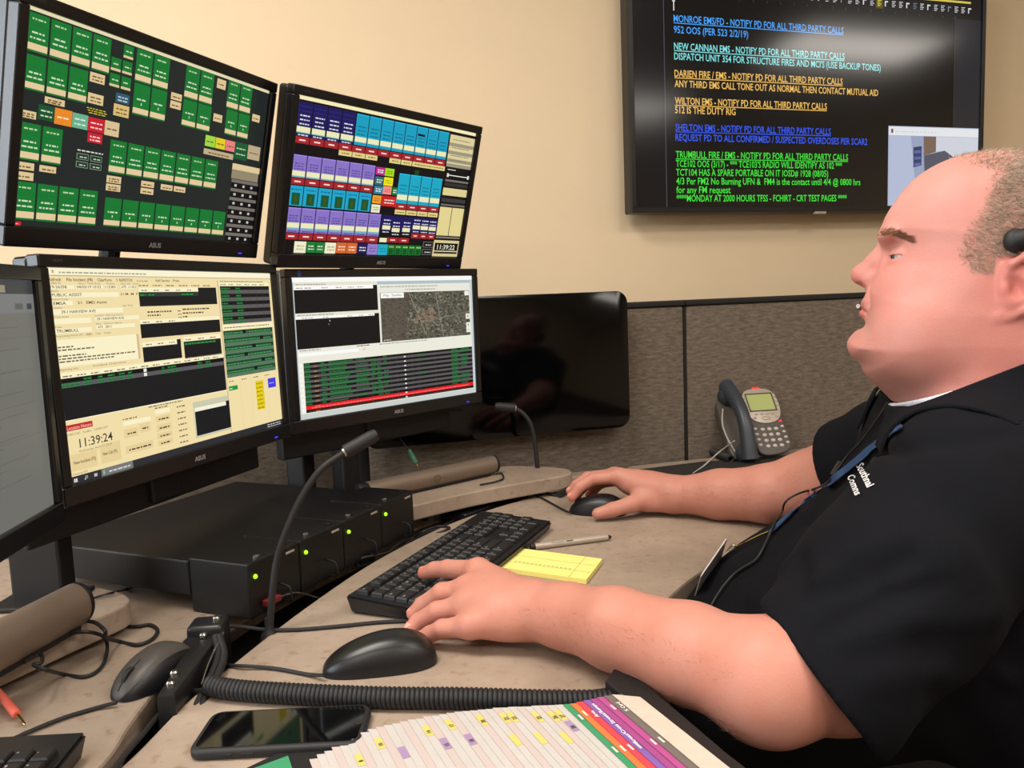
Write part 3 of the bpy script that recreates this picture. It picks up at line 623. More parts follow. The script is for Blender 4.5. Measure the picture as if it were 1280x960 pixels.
    f.rect(.696, .684, .745, .710, S(30, 150, 60), 2); f.dash(.70, .715, .702, .009, S(220, 240, 220))
    f.rect(.849, .682, .898, .866, S(232, 206, 30), 2)
    for k in range(7): f.dash(.853, .892, .703+.026*k, .011, S(150, 130, 20))
    f.rect(.927, .680, .977, .742, S(70, 60, 225), 2); f.dash(.935, .968, .715, .010, S(190, 190, 255))
    # taskbar
    f.rect(0, .963, 1, 1, S(44, 46, 50), 2); f.rect(.108, .963, .226, 1, S(120, 122, 122), 3); f.dash(.135, .215, .988, .012, S(215, 215, 210), 4); f.rect(.114, .972, .120, .992, S(150, 190, 140), 4)
    for a in (.014, .020):
        for b in (.974, .983): f.rect(a, b, a+.005, b+.0075, S(235, 235, 235), 4)
    f.rect(.052, .974, .060, .986, S(210, 210, 210), 4); f.rect(.0535, .976, .0585, .984, S(44, 46, 50), 5); f.rect(.049, .986, .053, .991, S(210, 210, 210), 4); f.rect(.082, .975, .093, .99, S(190, 190, 190), 4); f.dash(.90, .985, .98, .009, S(210, 210, 210), 4); f.dash(.90, .985, .993, .008, S(210, 210, 210), 4)
def pic_map(f):                                          # call list with aerial map
    bg, wh, dk, sm = S(240, 239, 224), S(255, 255, 250), S(17, 17, 19), S(150, 148, 140)
    f.rect(0, 0, 1, 1, bg, 0); f.rect(0, 0, 1, .032, wh, 1); f.rect(0, .032, .010, 1, S(176, 186, 196), 1); f.rect(.985, .032, 1, 1, S(205, 212, 214), 1)
    f.rect(.425, .034, .985, .058, S(178, 196, 206), 1)
    f.rect(.011, .035, .42, .056, S(236, 232, 212), 1); f.dash(.02, .16, .052, .010, sm); f.rect(.011, .058, .402, .086, wh, 2); f.rect(.402, .060, .424, .086, dk, 2); f.rect(.011, .086, .424, .250, dk, 1)
    for u in (.02, .06, .14, .21, .27, .32): f.dash(u, u+.03, .077, .010, sm)
    f.rect(.011, .252, .426, .272, S(236, 232, 212), 1); f.dash(.02, .19, .268, .010, sm); f.rect(.011, .274, .402, .292, wh, 2); f.rect(.402, .274, .427, .292, dk, 2); f.rect(.011, .292, .427, .502, dk, 1)
    for u in (.04, .07, .14, .26, .32, .37): f.dash(u, u+.025, .288, .009, sm)
    f.quad([(.170, .318), (.1745, .314), (.170, .302)], S(230, 230, 230), 4); f.rect(.163, .332, .169, .342, S(110, 110, 110), 4)
    f.rect(.43, .060, .985, .115, S(238, 236, 222), 1); f.dash(.44, .78, .08, .010, sm); f.dash(.58, .76, .105, .011, sm)
    # aerial picture: flecks of wood and houses
    f.rect(.437, .122, .978, .500, S(92, 86, 76), 1); rs = random.Random(3)
    for k in range(1500):
        u, v = rs.uniform(.437, .972), rs.uniform(.122, .494); L = u < .60-.1*(v-.12)
        c = rs.choice([(96, 82, 74), (84, 72, 64), (104, 90, 80), (78, 70, 62)]) if L else rs.choice([(84, 88, 72), (62, 66, 54), (120, 118, 98), (50, 52, 46), (140, 136, 118), (100, 100, 84)])
        w_, h_ = rs.uniform(.004, .016), rs.uniform(.005, .016); f.rect(u, v, min(u+w_, .978), min(v+h_, .5), S(*c), 2+k*.0008)
    for k in range(40):
        u, v = rs.uniform(.62, .74), rs.uniform(.25, .36); f.rect(u, v, u+.02, v+.018, S(*rs.choice([(132, 112, 94), (120, 102, 86), (140, 122, 104)])), 3.3+k*.003)
    for a, b in (((.60, .13), (.70, .49)), ((.76, .13), (.80, .49)), ((.70, .36), (.978, .30))):
        dx, dy = b[0]-a[0], b[1]-a[1]; n = .0022/math.hypot(dx, dy); f.quad([(a[0]-dy*n, a[1]+dx*n), (b[0]-dy*n, b[1]+dx*n), (b[0]+dy*n, b[1]-dx*n), (a[0]+dy*n, a[1]-dx*n)], S(140, 138, 126), 3.6)
    f.rect(.440, .124, .570, .164, wh, 5); f.text('Map', .456, .151, .018, S(70, 70, 70), 6, width=.03); f.text('Satellite', .502, .151, .018, S(90, 90, 90), 6, width=.056); f.rect(.498, .124, .4992, .164, S(200, 200, 200), 6)
    for (a, b, c, d) in ((.947, .126, .975, .164), (.949, .318, .976, .362), (.951, .392, .977, .476)): f.rect(a, b, c, d, S(245, 245, 240), 5)
    f.rect(.957, .328, .967, .352, S(226, 170, 40), 6); f.rect(.957, .411, .971, .416, S(110, 110, 110), 6); f.rect(.963, .404, .966, .424, S(110, 110, 110), 6); f.rect(.957, .452, .971, .457, S(110, 110, 110), 6); f.rect(.951, .433, .977, .435, S(200, 200, 200), 6)
    f.dash(.445, .49, .49, .010, S(220, 220, 215), 5)
    f.dash(.02, .12, .516, .010, sm); f.dash(.30, .37, .516, .012, S(90, 90, 80)); f.dash(.42, .70, .516, .010, sm); f.rect(.012, .53, .31, .555, wh, 1); f.rect(.33, .532, .345, .55, S(236, 214, 206), 2)
    f.rect(.034, .602, .984, .957, dk, 1)
    g = [(.036, .075, 1), (.112, .148, .95), (.152, .285, .9), (.288, .365, .9), (.37, .40, .85), (.40, .435, .8), (.435, .47, .7), (.64, .69, .12), (.845, .90, .95), (.905, .965, .8)]
    cad_rows(f, .034, .602, .984, .905, 17, g)
    f.rect(.034, .908, .984, .936, S(238, 28, 40), 3); f.dash(.06, .95, .93, .014, S(255, 110, 110), 4)
    f.rect(.034, .936, .984, .957, dk, 3); f.dash(.05, .96, .953, .010, S(110, 60, 50), 4)
    for x in (.105, .15, .286, .368, .475, .51, .60, .635, .645, .74, .843, .90): f.rect(x, .602, x+.0012, .957, S(80, 84, 84), 6)
    for i in range(20):
        v = .602+i*.0178; f.rect(.553, v+.003, .563, v+.013, S(245, 245, 245), 7) if i % 2 else f.rect(.014, v, .030, v+.028, S(252, 250, 240), 3)
        if i % 2: f.dash(.080, .100, v+.014, .010, S(200, 140, 60), 6)
    f.rect(.010, .962, .985, 1, S(205, 212, 208), 2)
def pic_dim(f):                                          # document page on the far-left screen, steep-angle dimming put into its greys
    f.rect(0, 0, 1, 1, S(112, 112, 106), 0); f.rect(0, 0, 1, .06, S(60, 62, 66), 1); f.rect(.4, .025, .86, .055, S(150, 140, 120), 2); f.rect(0, .06, 1, .14, S(120, 122, 122), 1)
    f.rect(.90, .10, .94, .125, S(90, 92, 92), 2); f.rect(.96, .1, .985, .125, S(60, 66, 70), 2)
    for k in range(22): f.dash(.2, .9-.12*(k % 3), .20+.03*k, .006, S(96, 94, 84), 2)
    for k in range(4): f.rect(.1, .24+.14*k, .97, .243+.14*k, S(104, 102, 92), 1)
def monitor(yaw, tilt, c, k, label, pic, led=None, sticker=False):
    W_, H_ = .25*16/9*k, .25*k
    mw = Matrix.Translation(c) @ Matrix.Rotation(yaw, 4, 'Z') @ Matrix.Rotation(tilt, 4, 'X')
    t = thing('computer_monitor', label, 'monitor', mw=mw); s_, tp, bt = .0135, .015, .024; x0, x1, z0, z1 = -W_/2-s_, W_/2+s_, -H_/2-bt, H_/2+tp
    bm = nb()                                            # bezel frame of four bars
    for lo, hi in (((x0, -.006, z0), (x1, .012, -H_/2)), ((x0, -.006, H_/2), (x1, .012, z1)), ((x0, -.006, -H_/2), (-W_/2, .012, H_/2)), ((W_/2, -.006, -H_/2), (x1, .012, H_/2))): box(bm, lo, hi, .002)
    obj('bezel', bm, M['bezel'], t)
    bm = nb(); prism(bm, rrect(x1-x0-.002, z1-z0-.002, .006, 3), -.034, -.012, .003, mw=Matrix.Translation((0, 0, (z0+z1)/2)) @ Matrix.Rotation(R(90), 4, 'X'))
    prism(bm, rrect((x1-x0)*.62, (z1-z0)*.62, .02, 4), -.052, -.034, .006, mw=Matrix.Translation((0, 0, (z0+z1)/2)) @ Matrix.Rotation(R(90), 4, 'X')); obj('housing', bm, M['bezel'], t)
    f = Flat(W_, H_, .00012); pic(f); f.build('screen', M['screen'], t, Matrix.Translation((0, -.0005, 0)))
    b = Flat(W_, H_+.05, .0001)                          # maker's mark on the lower bezel, small print on the upper one
    b.text('ASUS', .5-.026, .5+(H_/2+.0155)/(H_+.05), .0068/(H_+.05), S(150, 150, 155), 1, width=.052, bold=.03); b.build('brand_mark', M['print'], t, Matrix.Translation((0, -.0065, 0))); b = Flat(W_, H_+.05, .0001); b.text('HDMI', .012, .5-(H_/2+.006)/(H_+.05), .004/(H_+.05), S(70, 72, 78), 1, width=.03)
    b.build('port_mark', M['print'], t, Matrix.Translation((0, -.0065, 0)))
    if pic is not pic_dim: bm = nb(); box(bm, (W_/2-.035, -.0075, -H_/2-.018), (W_/2-.028, -.0055, -H_/2-.016), .0005); (obj('power_light', bm, M['led_blue'], t) if pic is not pic_dim else None)
    if sticker: bm = nb(); box(bm, (-W_/2+.010, -.0072, H_/2+.002), (-W_/2+.017, -.0058, H_/2+.012), .0003); obj('energy_sticker', bm, M['blue_cable'], t)
    return t, mw
mLL = monitor(1.2779, -.0189, (-.4589, 1.1548, 1.0758), 1.014, 'lower left monitor with a pale yellow incident form and 11:39:24 clock', pic_cad)
mLR = monitor(.8328, .006, (-.2275, 1.5889, 1.0713), .9976, 'lower right monitor with an aerial map and a red-striped call list', pic_map, sticker=True)
mUL = monitor(1.2204, .2333, (-.4649, 1.1405, 1.3691), .960, 'upper left monitor filled with dark green channel tiles', pic_green)
mUR = monitor(.9364, .2615, (-.2153, 1.547, 1.3592), 1.02, 'upper right monitor with blue, purple and red console tiles', pic_console)
ry = R(97); rx = Vector((math.cos(ry), math.sin(ry), 0)); e = P(60, 495, .915)
mFL = monitor(ry, 0, tuple(e - rx*(.25*16/9/2+.0135) + Vector((0, 0, .004))), 1.0, 'dim grey document monitor cut off by the left edge of view', pic_dim)

# monitor stands: posts on the desk, a rail behind each lower monitor, an arm up to the upper one
def stand(label, mlow, mup, posts, rail_x, rail_z):
    t = thing('monitor_stand', label, 'stand', mw=mlow[1]); inv = mlow[1].inverted()
    bm = nb(); box(bm, (rail_x[0], .062, rail_z[0]), (rail_x[1], .085, rail_z[1]), .003); obj('rail', bm, M['matte'], t)
    bm = nb(); box(bm, (-.05, .0525, -.07), (.05, .062, .05), .002); box(bm, (-.03, .054, -.2), (.03, .085, .0), .003); obj('mount_plate', bm, M['matte'], t)
    for (wx, wy, z0, z1, hw) in posts:
        q = inv @ Vector((wx, wy, z0)); bm = nb(); box(bm, (q.x-hw, .0855, q.z), (q.x+hw, .1255, q.z+(z1-z0)), .004); obj('post', bm, M['matte'], t)
        bm = nb(); box(bm, (q.x-hw-.02, .06, q.z), (q.x+hw+.02, .15, q.z+.007), .003); obj('foot_plate', bm, M['matte'], t)
    u = inv @ (mup[1] @ Vector((0, .055, 0))); bm = nb(); tube(bm, [(u.x, .1, rail_z[0]), (u.x, .11, .1), (u.x, u.y+.035, u.z-.09), (u.x, u.y+.02, u.z)], .014, 10); obj('upright_arm', bm, M['matte'], t, True)
    bm = nb(); box(bm, (u.x-.045, u.y-.004, u.z-.045), (u.x+.045, u.y+.02, u.z+.045), .003); obj('head_plate', bm, M['matte'], t)
    return t
def post_at(mon, px, z0):                                # where a post behind MON meets the photo's column PX
    i = mon[1]; n = i.to_3x3() @ Vector((0, 1, 0)); q = i @ Vector((0, .105, 0)); d = ray(px, 580); h = O+d*((q-O).dot(n)/d.dot(n)); return h.x, h.y
a1 = post_at(mLL, 376, 0); a2 = post_at(mLR, 432, 0); a3 = post_at(mLR, 601, 0)
stand('black steel stand holding the two left-hand monitors', mLL, mUL, [(a1[0], a1[1], DZ+.0005, 1.0, .022), ], (-.235, .24), (-.205, -.13))
stand('black steel stand holding the two right-hand monitors', mLR, mUR, [(a2[0], a2[1], DZ+.0005, 1.0, .02), (a3[0], a3[1], DZ+.0005, 1.0, .014)], (-.22, .235), (-.205, -.13))
t = thing('monitor_stand', 'black column stand behind the soundbar at far left', 'stand', mw=Matrix.Translation((*D(54, 752, .77).xy, 0)))
bm = nb(); box(bm, (-.034, -.012, .7705), (.034, .024, 1.10), .004); obj('post', bm, M['matte'], t)
bm = nb(); box(bm, (-.05, -.04, DZ+.0405), (.05, .04, DZ+.047), .002); obj('foot_plate', bm, M['matte'], t)
q = mFL[1] @ Vector((0, .056, 0)); s0 = D(54, 752, .77); bm = nb(); tube(bm, [(q.x-s0.x, q.y-s0.y, q.z), (q.x-s0.x-.05, q.y-s0.y, q.z), (-.03, -.03, 1.05), (0, 0, 1.05)], .014, 10); obj('arm', bm, M['matte'], t, True)

# ------------------------------------------------------------------ soundbars
def soundbar(label, A, B, r, logo):
    A, B = Vector(A), Vector(B); mw = frame((A+B)/2, B-A); L = (B-A).length/2
    t = thing('soundbar', label, 'speaker', mw=mw)
    pr = lambda k: [(k*r*.95*math.cos(R(a)), k*r*1.12*math.sin(R(a))) for a in range(-60, 241, 15)]
    px_ = Matrix.Rotation(R(90), 4, 'Z') @ Matrix.Rotation(R(90), 4, 'X')
    bm = nb(); prism(bm, pr(1.0), -L+.012, L-.004, mw=px_); obj('grille', bm, M['taupe'], t, True, angle=50)
    bm = nb(); prism(bm, pr(.985), -L-.010, -L+.0117, .004, mw=px_); obj('end_cap', bm, M['matte'], t, True); bm = nb(); prism(bm, pr(.985), L-.0037, L+.004, .002, mw=px_); obj('end_cap', bm, M['matte'], t, True)
    bm = nb(); box(bm, (-L*.9, -r*.45, -r*1.12-.004), (L*.9, r*.45, -r*.9), .002); obj('base', bm, M['matte'], t)
    if logo:
        f = Flat(.04, .014, .0001)
        for k in range(20):
            a0, a1_ = 2*math.pi*k/20, 2*math.pi*(k+1)/20; f.quad([(.5+.22*math.cos(a0), .5+.5*math.sin(a0)), (.5+.22*math.cos(a1_), .5+.5*math.sin(a1_)), (.5+.17*math.cos(a1_), .5+.38*math.sin(a1_)), (.5+.17*math.cos(a0), .5+.38*math.sin(a0))], S(92, 78, 64))
        f.text('hp', .42, .68, .4, S(92, 78, 64), width=.16, bold=.03); f.rect(.02, .45, .2, .55, S(100, 88, 76)); f.rect(.8, .45, .98, .55, S(100, 88, 76))
        f.build('maker_badge', M['print'], t, Matrix.Translation((0, -r*.985, 0)) @ Matrix.Rotation(R(-4), 4, 'X'))
    return t, mw
SZ = DZ+.040
sb2 = soundbar('taupe soundbar with a small oval badge on the right-hand shelf', tuple(D(452, 616, SZ+.022)), tuple(D(618, 580, SZ+.022)), .017, True)
lb, la = D(97, 754, SZ+.028), D(-60, 838, SZ+.028)
sb1 = soundbar('taupe soundbar cut off by the left edge of view', tuple(la), tuple(lb), .0235, False)

# ------------------------------------------------------------------ radio chassis with four green lamps
A = D(314, 776, DZ+.001); B = D(519, 664, DZ+.001); fd = (B-A); L = fd.length; mw = frame(A, fd)     # local x along the front, -y out of it
t = thing('radio_chassis', 'wide flat black radio chassis with four green lamps under the monitors', 'radio', mw=mw)
H_ = .077
bm = nb(); box(bm, (.0, .105, .022), (L-.012, .40, H_-.004), .003); obj('body', bm, M['case'], t)
for k in range(4):
    x0, x1 = L*k/4+.001, L*(k+1)/4-.001
    bm = nb(); box(bm, (x0, 0, .0), (x1, .1045, H_), .0025); mo = obj('front_module', bm, M['case'], t)
    bm = nb(); lathe(bm, [(.0032, 0), (.0032, .0015), (.0022, .003), (.0002, .0034)], 12, Matrix.Translation((x0+.012, -.0001, H_-.020)) @ Matrix.Rotation(R(90), 4, 'X')); obj('lamp', bm, M['led_green'], mo, True)
    for sx in (x0+.03, x1-.02):
        bm = nb(); lathe(bm, [(.005, 0), (.005, .002), (.003, .003)], 12, Matrix.Translation((sx, .012, H_+.0002))); obj('screw', bm, M['steel'] if sx < x0+.04 else M['case'], mo, True)
    bm = nb(); box(bm, (x1-.030, -.002, H_-.010), (x1-.012, -.0002, H_-.007), .0005); obj('label_strip', bm, M['silver'], mo)
    bm = nb(); tube(bm, [(x1-.045, -.001, .030), (x1-.045, -.016, .026), (x1-.044, -.017, .008), (x1-.04, -.002, .004)], .0016, 8); obj('handle', bm, M['matte'], mo, True)
bm = nb(); box(bm, (.022, -.012, .012), (.05, -.0005, .020), .001); obj('red_connector', bm, M['red'], t)
bm = nb(); tube(bm, [(.05, -.008, .016), (.08, -.014, .012), (.12, -.02, -.01)], .0014, 8); obj('lead', bm, M['steel'], t, True)

# sheet of white paper behind it
q = [D(316, 624, DZ), D(352, 613, DZ), D(415, 613, DZ), D(421, 628, DZ)]
bm = nb(); prism(bm, [(v.x, v.y) for v in q], DZ+.0006, DZ+.0016); tag(obj('paper_sheet', bm, M['paper']), 'white paper sheet lying flat behind the black radio chassis', 'paper')

# ------------------------------------------------------------------ gooseneck microphones
def gooseneck(label, base, pts, head, rb, r=.0045):
    t = thing('gooseneck_microphone', label, 'microphone', loc=base); b = Vector(base); p = [Vector(q)-b for q in pts]; h = [Vector(q)-b for q in head]
    bm = nb(); lathe(bm, [(rb, 0), (rb, .006), (rb*.7, .012), (r*1.3, .016), (r*1.2, .03)], 20); obj('base', bm, M['matte'], t, True)
    bm = nb(); tube(bm, [(0, 0, .012)]+p, r, 12, 10); obj('gooseneck', bm, M['rubber'], t, True)
    d = (h[-1]-h[0]); bm = nb(); tube(bm, [h[0]-d*.06, h[0], h[0]+d*.3, h[-1]], lambda s: r*(1.35 if s < .12 else 2.1 if s < .93 else 1.7), 14, 4); obj('capsule', bm, M['rubber'], t, True, angle=60)
    bm = nb(); tube(bm, [h[0]-d*.10, h[0]-d*.03], r*1.5, 12, 0); obj('collar_ring', bm, M['steel'], t, True)
    return t
b = P(338, 800, 1.015); Y0 = b.y
gooseneck('tall gooseneck microphone arching up in front of the black radio chassis', tuple(b), [P(338, 776, Y0), P(341, 735, Y0), P(346, 700, Y0+.005), P(357, 665, Y0+.01), P(375, 625, Y0+.02), P(400, 588, Y0+.03), P(430, 566, Y0+.04)], [P(433, 564, Y0+.04), P(452, 553, Y0+.048), P(471, 543, Y0+.056)], .012)
b = D(674, 618, DZ-.02); Y0 = b.y
gooseneck('thin gooseneck microphone bending left in front of the black glass panel', tuple(b), [P(673, 600, Y0), P(670, 565, Y0), P(665, 535, Y0), P(656, 519, Y0), P(645, 511, Y0)], [P(643, 510, Y0), P(632, 507, Y0), P(619, 508, Y0)], .012, .005)

# ------------------------------------------------------------------ keyboards
def keyboard(label, mw, L=.446, W=.139, letters=True):
    t = thing('keyboard', label, 'keyboard', mw=mw)      # local origin: middle, on the desk; x to the typist's right, y away
    hf, hb = .011, .021
    def ht(y): return hf+(hb-hf)*(y+W/2)/W
    bm = nb(); t_ = bmesh.new(); bmesh.ops.create_cube(t_, size=1)
    for v in t_.verts:
        y = v.co.y*W; v.co = Vector((v.co.x*(L if v.co.z > 0 else L-.012), y*(1 if v.co.z > 0 else .94), ht(y)+.006 if v.co.z > 0 else .001))
    bmesh.ops.bevel(t_, geom=t_.edges[:], offset=.003, segments=2, affect='EDGES'); merge(bm, t_); obj('body', bm, M['plastic'], t, True)
    for sx in (-L*.4, L*.4): bm = nb(); box(bm, (sx-.012, W/2-.03, 0.0002), (sx+.012, W/2-.012, .004), .001); obj('foot', bm, M['rubber'], t)
    pt = .0188; x0 = -L/2+.012; rows = []
    rows.append((5, [('Esc', 1)]+[(None, .75)]+[('F%d' % k, 1) for k in range(1, 5)]+[(None, .45)]+[('F%d' % k, 1) for k in range(5, 9)]+[(None, .45)]+[('F%d' % k, 1) for k in range(9, 13)]+[(None, .3), ('Prt', 1), ('Scr', 1), ('Brk', 1)]))
    np_ = lambda *k: [(None, .25)]+[(c, 1) for c in k]
    rows.append((4, [(c, 1) for c in '`1234567890-=']+[('Back', 2), (None, .3), ('Ins', 1), ('Hm', 1), ('Up', 1)]+np_('Num', '/', '*', '-')))
    rows.append((3, [('Tab', 1.5)]+[(c, 1) for c in 'QWERTYUIOP[]']+[('\\', 1.5), (None, .3), ('Del', 1), ('End', 1), ('Dn', 1)]+np_('7', '8', '9', '+')))
    rows.append((2, [('Caps', 1.75)]+[(c, 1) for c in "ASDFGHJKL;'"]+[('Enter', 2.25), (None, 3.3)]+np_('4', '5', '6')))
    rows.append((1, [('Shift', 2.25)]+[(c, 1) for c in 'ZXCVBNM,./']+[('Shift', 2.75), (None, 1.3), ('^', 1), (None, 1)]+np_('1', '2', '3', 'Ent')))
    rows.append((0, [('Ctrl', 1.25), ('Win', 1.25), ('Alt', 1.25), ('', 6.25), ('Alt', 1.25), ('Fn', 1.25), ('Ctrl', 2.5), (None, .3), ('<', 1), ('v', 1), ('>', 1)]+[(None, .25), ('0', 2), ('.', 1)]))
    n = 0; extra = Flat(1, 1)
    keys = []
    for r_, ks in rows:
        x = x0; y = -W/2+.012+pt*(r_+.5)+(.004 if r_ == 5 else 0)
        for c, wd_ in ks:
            if c is not None: keys.append((c, x, wd_*pt, y))
            x += wd_*pt
    def key_geo(V, F, C, c, x, wk, y):
        z = ht(y)+.0058; n = len(V); g = .0006; a, b, d = x+g, x+wk-g, .0022
        for (zz, i) in ((z, 0), (z+.0045, d*.35), (z+.0062, d)):
            V += [(a+i, y-pt/2+g+i, zz), (b-i, y-pt/2+g+i, zz), (b-i, y+pt/2-g-i*.6, zz+.0006), (a+i, y+pt/2-g-i*.6, zz+.0006)]
        for l in (0, 4):
            for k in range(4): F.append([n+l+k, n+l+(k+1) % 4, n+l+4+(k+1) % 4, n+l+4+k]); C.append(S(25, 25, 27))
        F.append([n+8, n+9, n+10, n+11]); C.append(S(27, 27, 29))
        if c:
            v2, f2, xa, xb = text2d(c); m_ = len(V); cap = .0040 if len(c) == 1 else .0026
            for (px_, py_) in v2: V.append((a+.0034+(px_-xa)*cap, y+(.0012 if len(c) == 1 else .0)+py_*cap-.001, z+.0070))
            for g_ in f2: F.append([m_+i for i in g_]); C.append(S(205, 205, 200))
    def put(V, F, C, name):
        me = bpy.data.meshes.new(name); me.from_pydata(V, [], F); at = me.color_attributes.new('Col', 'FLOAT_COLOR', 'CORNER'); i = 0
        buf = np.empty((len(me.loops), 4), np.float32)
        for f_, c_ in zip(F, C): buf[i:i+len(f_)] = c_; i += len(f_)
        at.data.foreach_set('color', buf.ravel()); return link(name, me, M['keyprint'], t)
    for k in keys[:100]: V, F, C = [], [], []; key_geo(V, F, C, *k); put(V, F, C, 'keycap')
    V, F, C = [], [], []
    for k in keys[100:]: key_geo(V, F, C, *k)
    if V: o = put(V, F, C, 'keycap'); o['kind'] = 'stuff'
    return t
ka, kb, kc = D(438, 741, .757), D(606, 636, .757), D(687, 652, .749)
kd = ka+(kc-kb); kx = ((kb-ka)+(kc-kd)); kx.z = 0; kcen = (ka+kb+kc+kd)/4
print('keyboard', (kb-ka).length, (kc-kb).length)
keyboard('black full-size keyboard under the man\'s near hand', frame((kcen.x, kcen.y, DZ+.0003), kx), L=max(.44, min(.455, (kb-ka).length)))
k2 = D(106, 925, .752); kx2 = Vector((1, .03, 0)); 
keyboard('black keyboard with only its top right corner in view at bottom left', frame((k2.x-.221, k2.y-.069, DZ+.0003), kx2))

# ------------------------------------------------------------------ mice
def mouse(label, front, back, wid, hgt, m_top, wheel=True, ring=False):
    fr, bk = Vector(front), Vector(back); L = (bk-fr).length; mw = frame((fr+bk)/2, bk-fr)
    t = thing('computer_mouse', label, 'mouse', mw=mw); NU, NV = 30, 22
    def surf(u, v):                                      # u 0 front..1 back, v -1..1 across
        wv = math.sin(math.pi*min(1, max(0, .5+(u-.5)*.0+0)))*0+1
        hw = wid/2*(1-abs(2*u-1)**2.8)**(1/2.8)*(.80+.24*u if u < .8 else .992)
        hz = hgt*(.40+.60*math.sin(math.pi*min(1, (u+.02)/1.22)*.98)**1.1)*(1-abs(2*u-1)**6)**(1/2.2)
        z = hz*(1-abs(v)**3.2)**(1/2.2) if abs(v) < 1 else 0
        return Vector(((u-.5)*L, v*hw, z))
    gx = [(.5-.5*math.cos(math.pi*i/NU)) for i in range(NU+1)]; gv = [math.sin(math.pi*(j/NV-.5)) for j in range(NV+1)]
    def shell(name, flt, m_, lift):
        bm = nb(); G = [[bm.verts.new(surf(u, v)+Vector((0, 0, lift))) for v in gv] for u in gx]
        for i in range(NU):
            for j in range(NV):
                if flt(i, j): bm.faces.new((G[i][j], G[i+1][j], G[i+1][j+1], G[i][j+1]))
        bmesh.ops.remove_doubles(bm, verts=bm.verts[:], dist=1e-6); bmesh.ops.delete(bm, geom=[v for v in bm.verts if not v.link_faces], context='VERTS')
        return obj(name, bm, m_, t, True, angle=70)
    j0, j1 = 5, NV-6
    b = shell('body', lambda i, j: True, M['plastic'], .0005)
    bmb = nb(); o_ = [surf(u, 1) for u in gx]+[surf(u, -1) for u in gx[::-1]]
    prism(bmb, [(q.x*.985, q.y*.985) for q in o_[1:-1]], .0002, .0012); obj('sole', bmb, M['rubber'], t)
    shell('top_shell', lambda i, j: j0 <= j <= j1, m_top, .0011)
    if wheel:
        q = surf(.2, 0); bm = nb(); lathe(bm, [(.0105, -.003), (.0115, -.002), (.0115, .002), (.0105, .003)], 24, Matrix.Translation((q.x, 0, q.z-.0065)) @ Matrix.Rotation(R(90), 4, 'X')); obj('scroll_wheel', bm, M['rubber'], t, True)
        a = surf(.0, 0); bm = nb(); p = [surf(u, 0)+Vector((0, 0, .0012)) for u in (.03, .08, .14, .25, .34)]; tube(bm, p, .0008, 6, 4); obj('button_seam', bm, M['dark_gap'], t, True)
    return t
m1 = mouse('black mouse lying alone on the near worksurface, front to the left', tuple(D(403, 842, DZ)), tuple(D(546, 823, DZ)), .066, .038, M['mouse_top'], wheel=False)
m2 = mouse('black mouse under the man\'s far hand', tuple(D(712, 640, DZ)), tuple(D(712, 640, DZ)+Vector((.105, -.030, 0))), .06, .036, M['plastic'])
q = D(146, 878, DZ); m3 = mouse('dark grey mouse beside the cable gap on the rear worksurface', tuple(q), tuple(q+Vector((.038, .098, 0))), .060, .036, M['mouse_grey'])

def cable(name, label, pts, r, m_='rubber', cat='cable', sm=8):
    bm = nb(); tube(bm, pts, r, 8, sm); return tag(obj(name, bm, M[m_], None, True), label, cat)
zc_ = DZ+.003
cable('mouse_cable', 'black cable running left from the near mouse into the cable gap', [D(405, 844, DZ+.008), D(385, 843, zc_), D(340, 835, zc_), D(290, 832, zc_), D(262, 833, DZ-.02), D(245, 838, DZ-.07)], .0022)
cable('keyboard_cable', 'grey-black cable lying across the desk edge beside the man\'s fingers', [D(507, 776, zc_), D(470, 778, zc_), D(420, 783, zc_), D(370, 787, zc_), D(330, 787, zc_), D(295, 783, zc_), D(270, 785, DZ-.02), D(255, 800, DZ-.06)], .0026)
cable('mouse_cable', 'thin cable from the far mouse to the raised shelf', [D(713, 641, DZ+.007), D(700, 635, zc_), D(672, 620, zc_), D(650, 614, zc_), D(635, 615, DZ-.01), D(618, 622, DZ-.04)], .002)
cable('mouse_cable', 'grey cable curving from the rear mouse towards the bottom left', [D(146, 878, DZ+.006), D(120, 885, zc_), D(80, 897, zc_), D(40, 913, zc_), D(5, 929, zc_), D(-30, 945, zc_)], .0023)
# soundbar leads and other strays
zs = SZ+.003
cable('speaker_lead', 'black looped lead trailing off the left-hand shelf', [D(100, 776, zs), D(118, 778, zs), D(131, 788, zs+.001), D(133, 797, DZ+.03), D(150, 802, zc_), D(172, 806, zc_), D(190, 799, zc_), D(197, 788, zc_), D(188, 781, zc_), D(172, 783, zc_), D(158, 783, zc_)], .0024)
cable('speaker_lead', 'black lead hanging in a loop from under the left-hand soundbar', [D(30, 828, zs), D(50, 818, zs), D(52, 828, zs), D(42, 831, zs+.001), D(60, 838, zs-.004), D(80, 843, zc_), D(103, 846, zc_), D(120, 840, zc_), D(131, 826, zc_), D(134, 806, zc_+.004), D(128, 795, DZ+.026), D(110, 790, zs), D(90, 791, zs)], .0022)
cable('speaker_lead', 'thin black lead from the left-hand shelf to the radio chassis', [D(103, 752, zs), D(125, 745, zs), D(140, 741, zs), D(156, 737, zc_), D(165, 733, zc_)], .0016)
cable('speaker_lead', 'black lead curling behind the right end of the right-hand soundbar', [D(620, 592, zs), D(627, 592, zs), D(629, 598, zs), D(620, 602, zs), D(600, 606, zs)], .0018)
cable('network_cable', 'short blue cable beyond the radio chassis', [D(166, 655, DZ+.02), D(178, 652, DZ+.03), D(192, 647, DZ+.035), D(206, 645, DZ+.028), D(216, 645, DZ+.01)], .0030, 'blue_cable')
Y_ = D(235, 885, DZ-.03).y
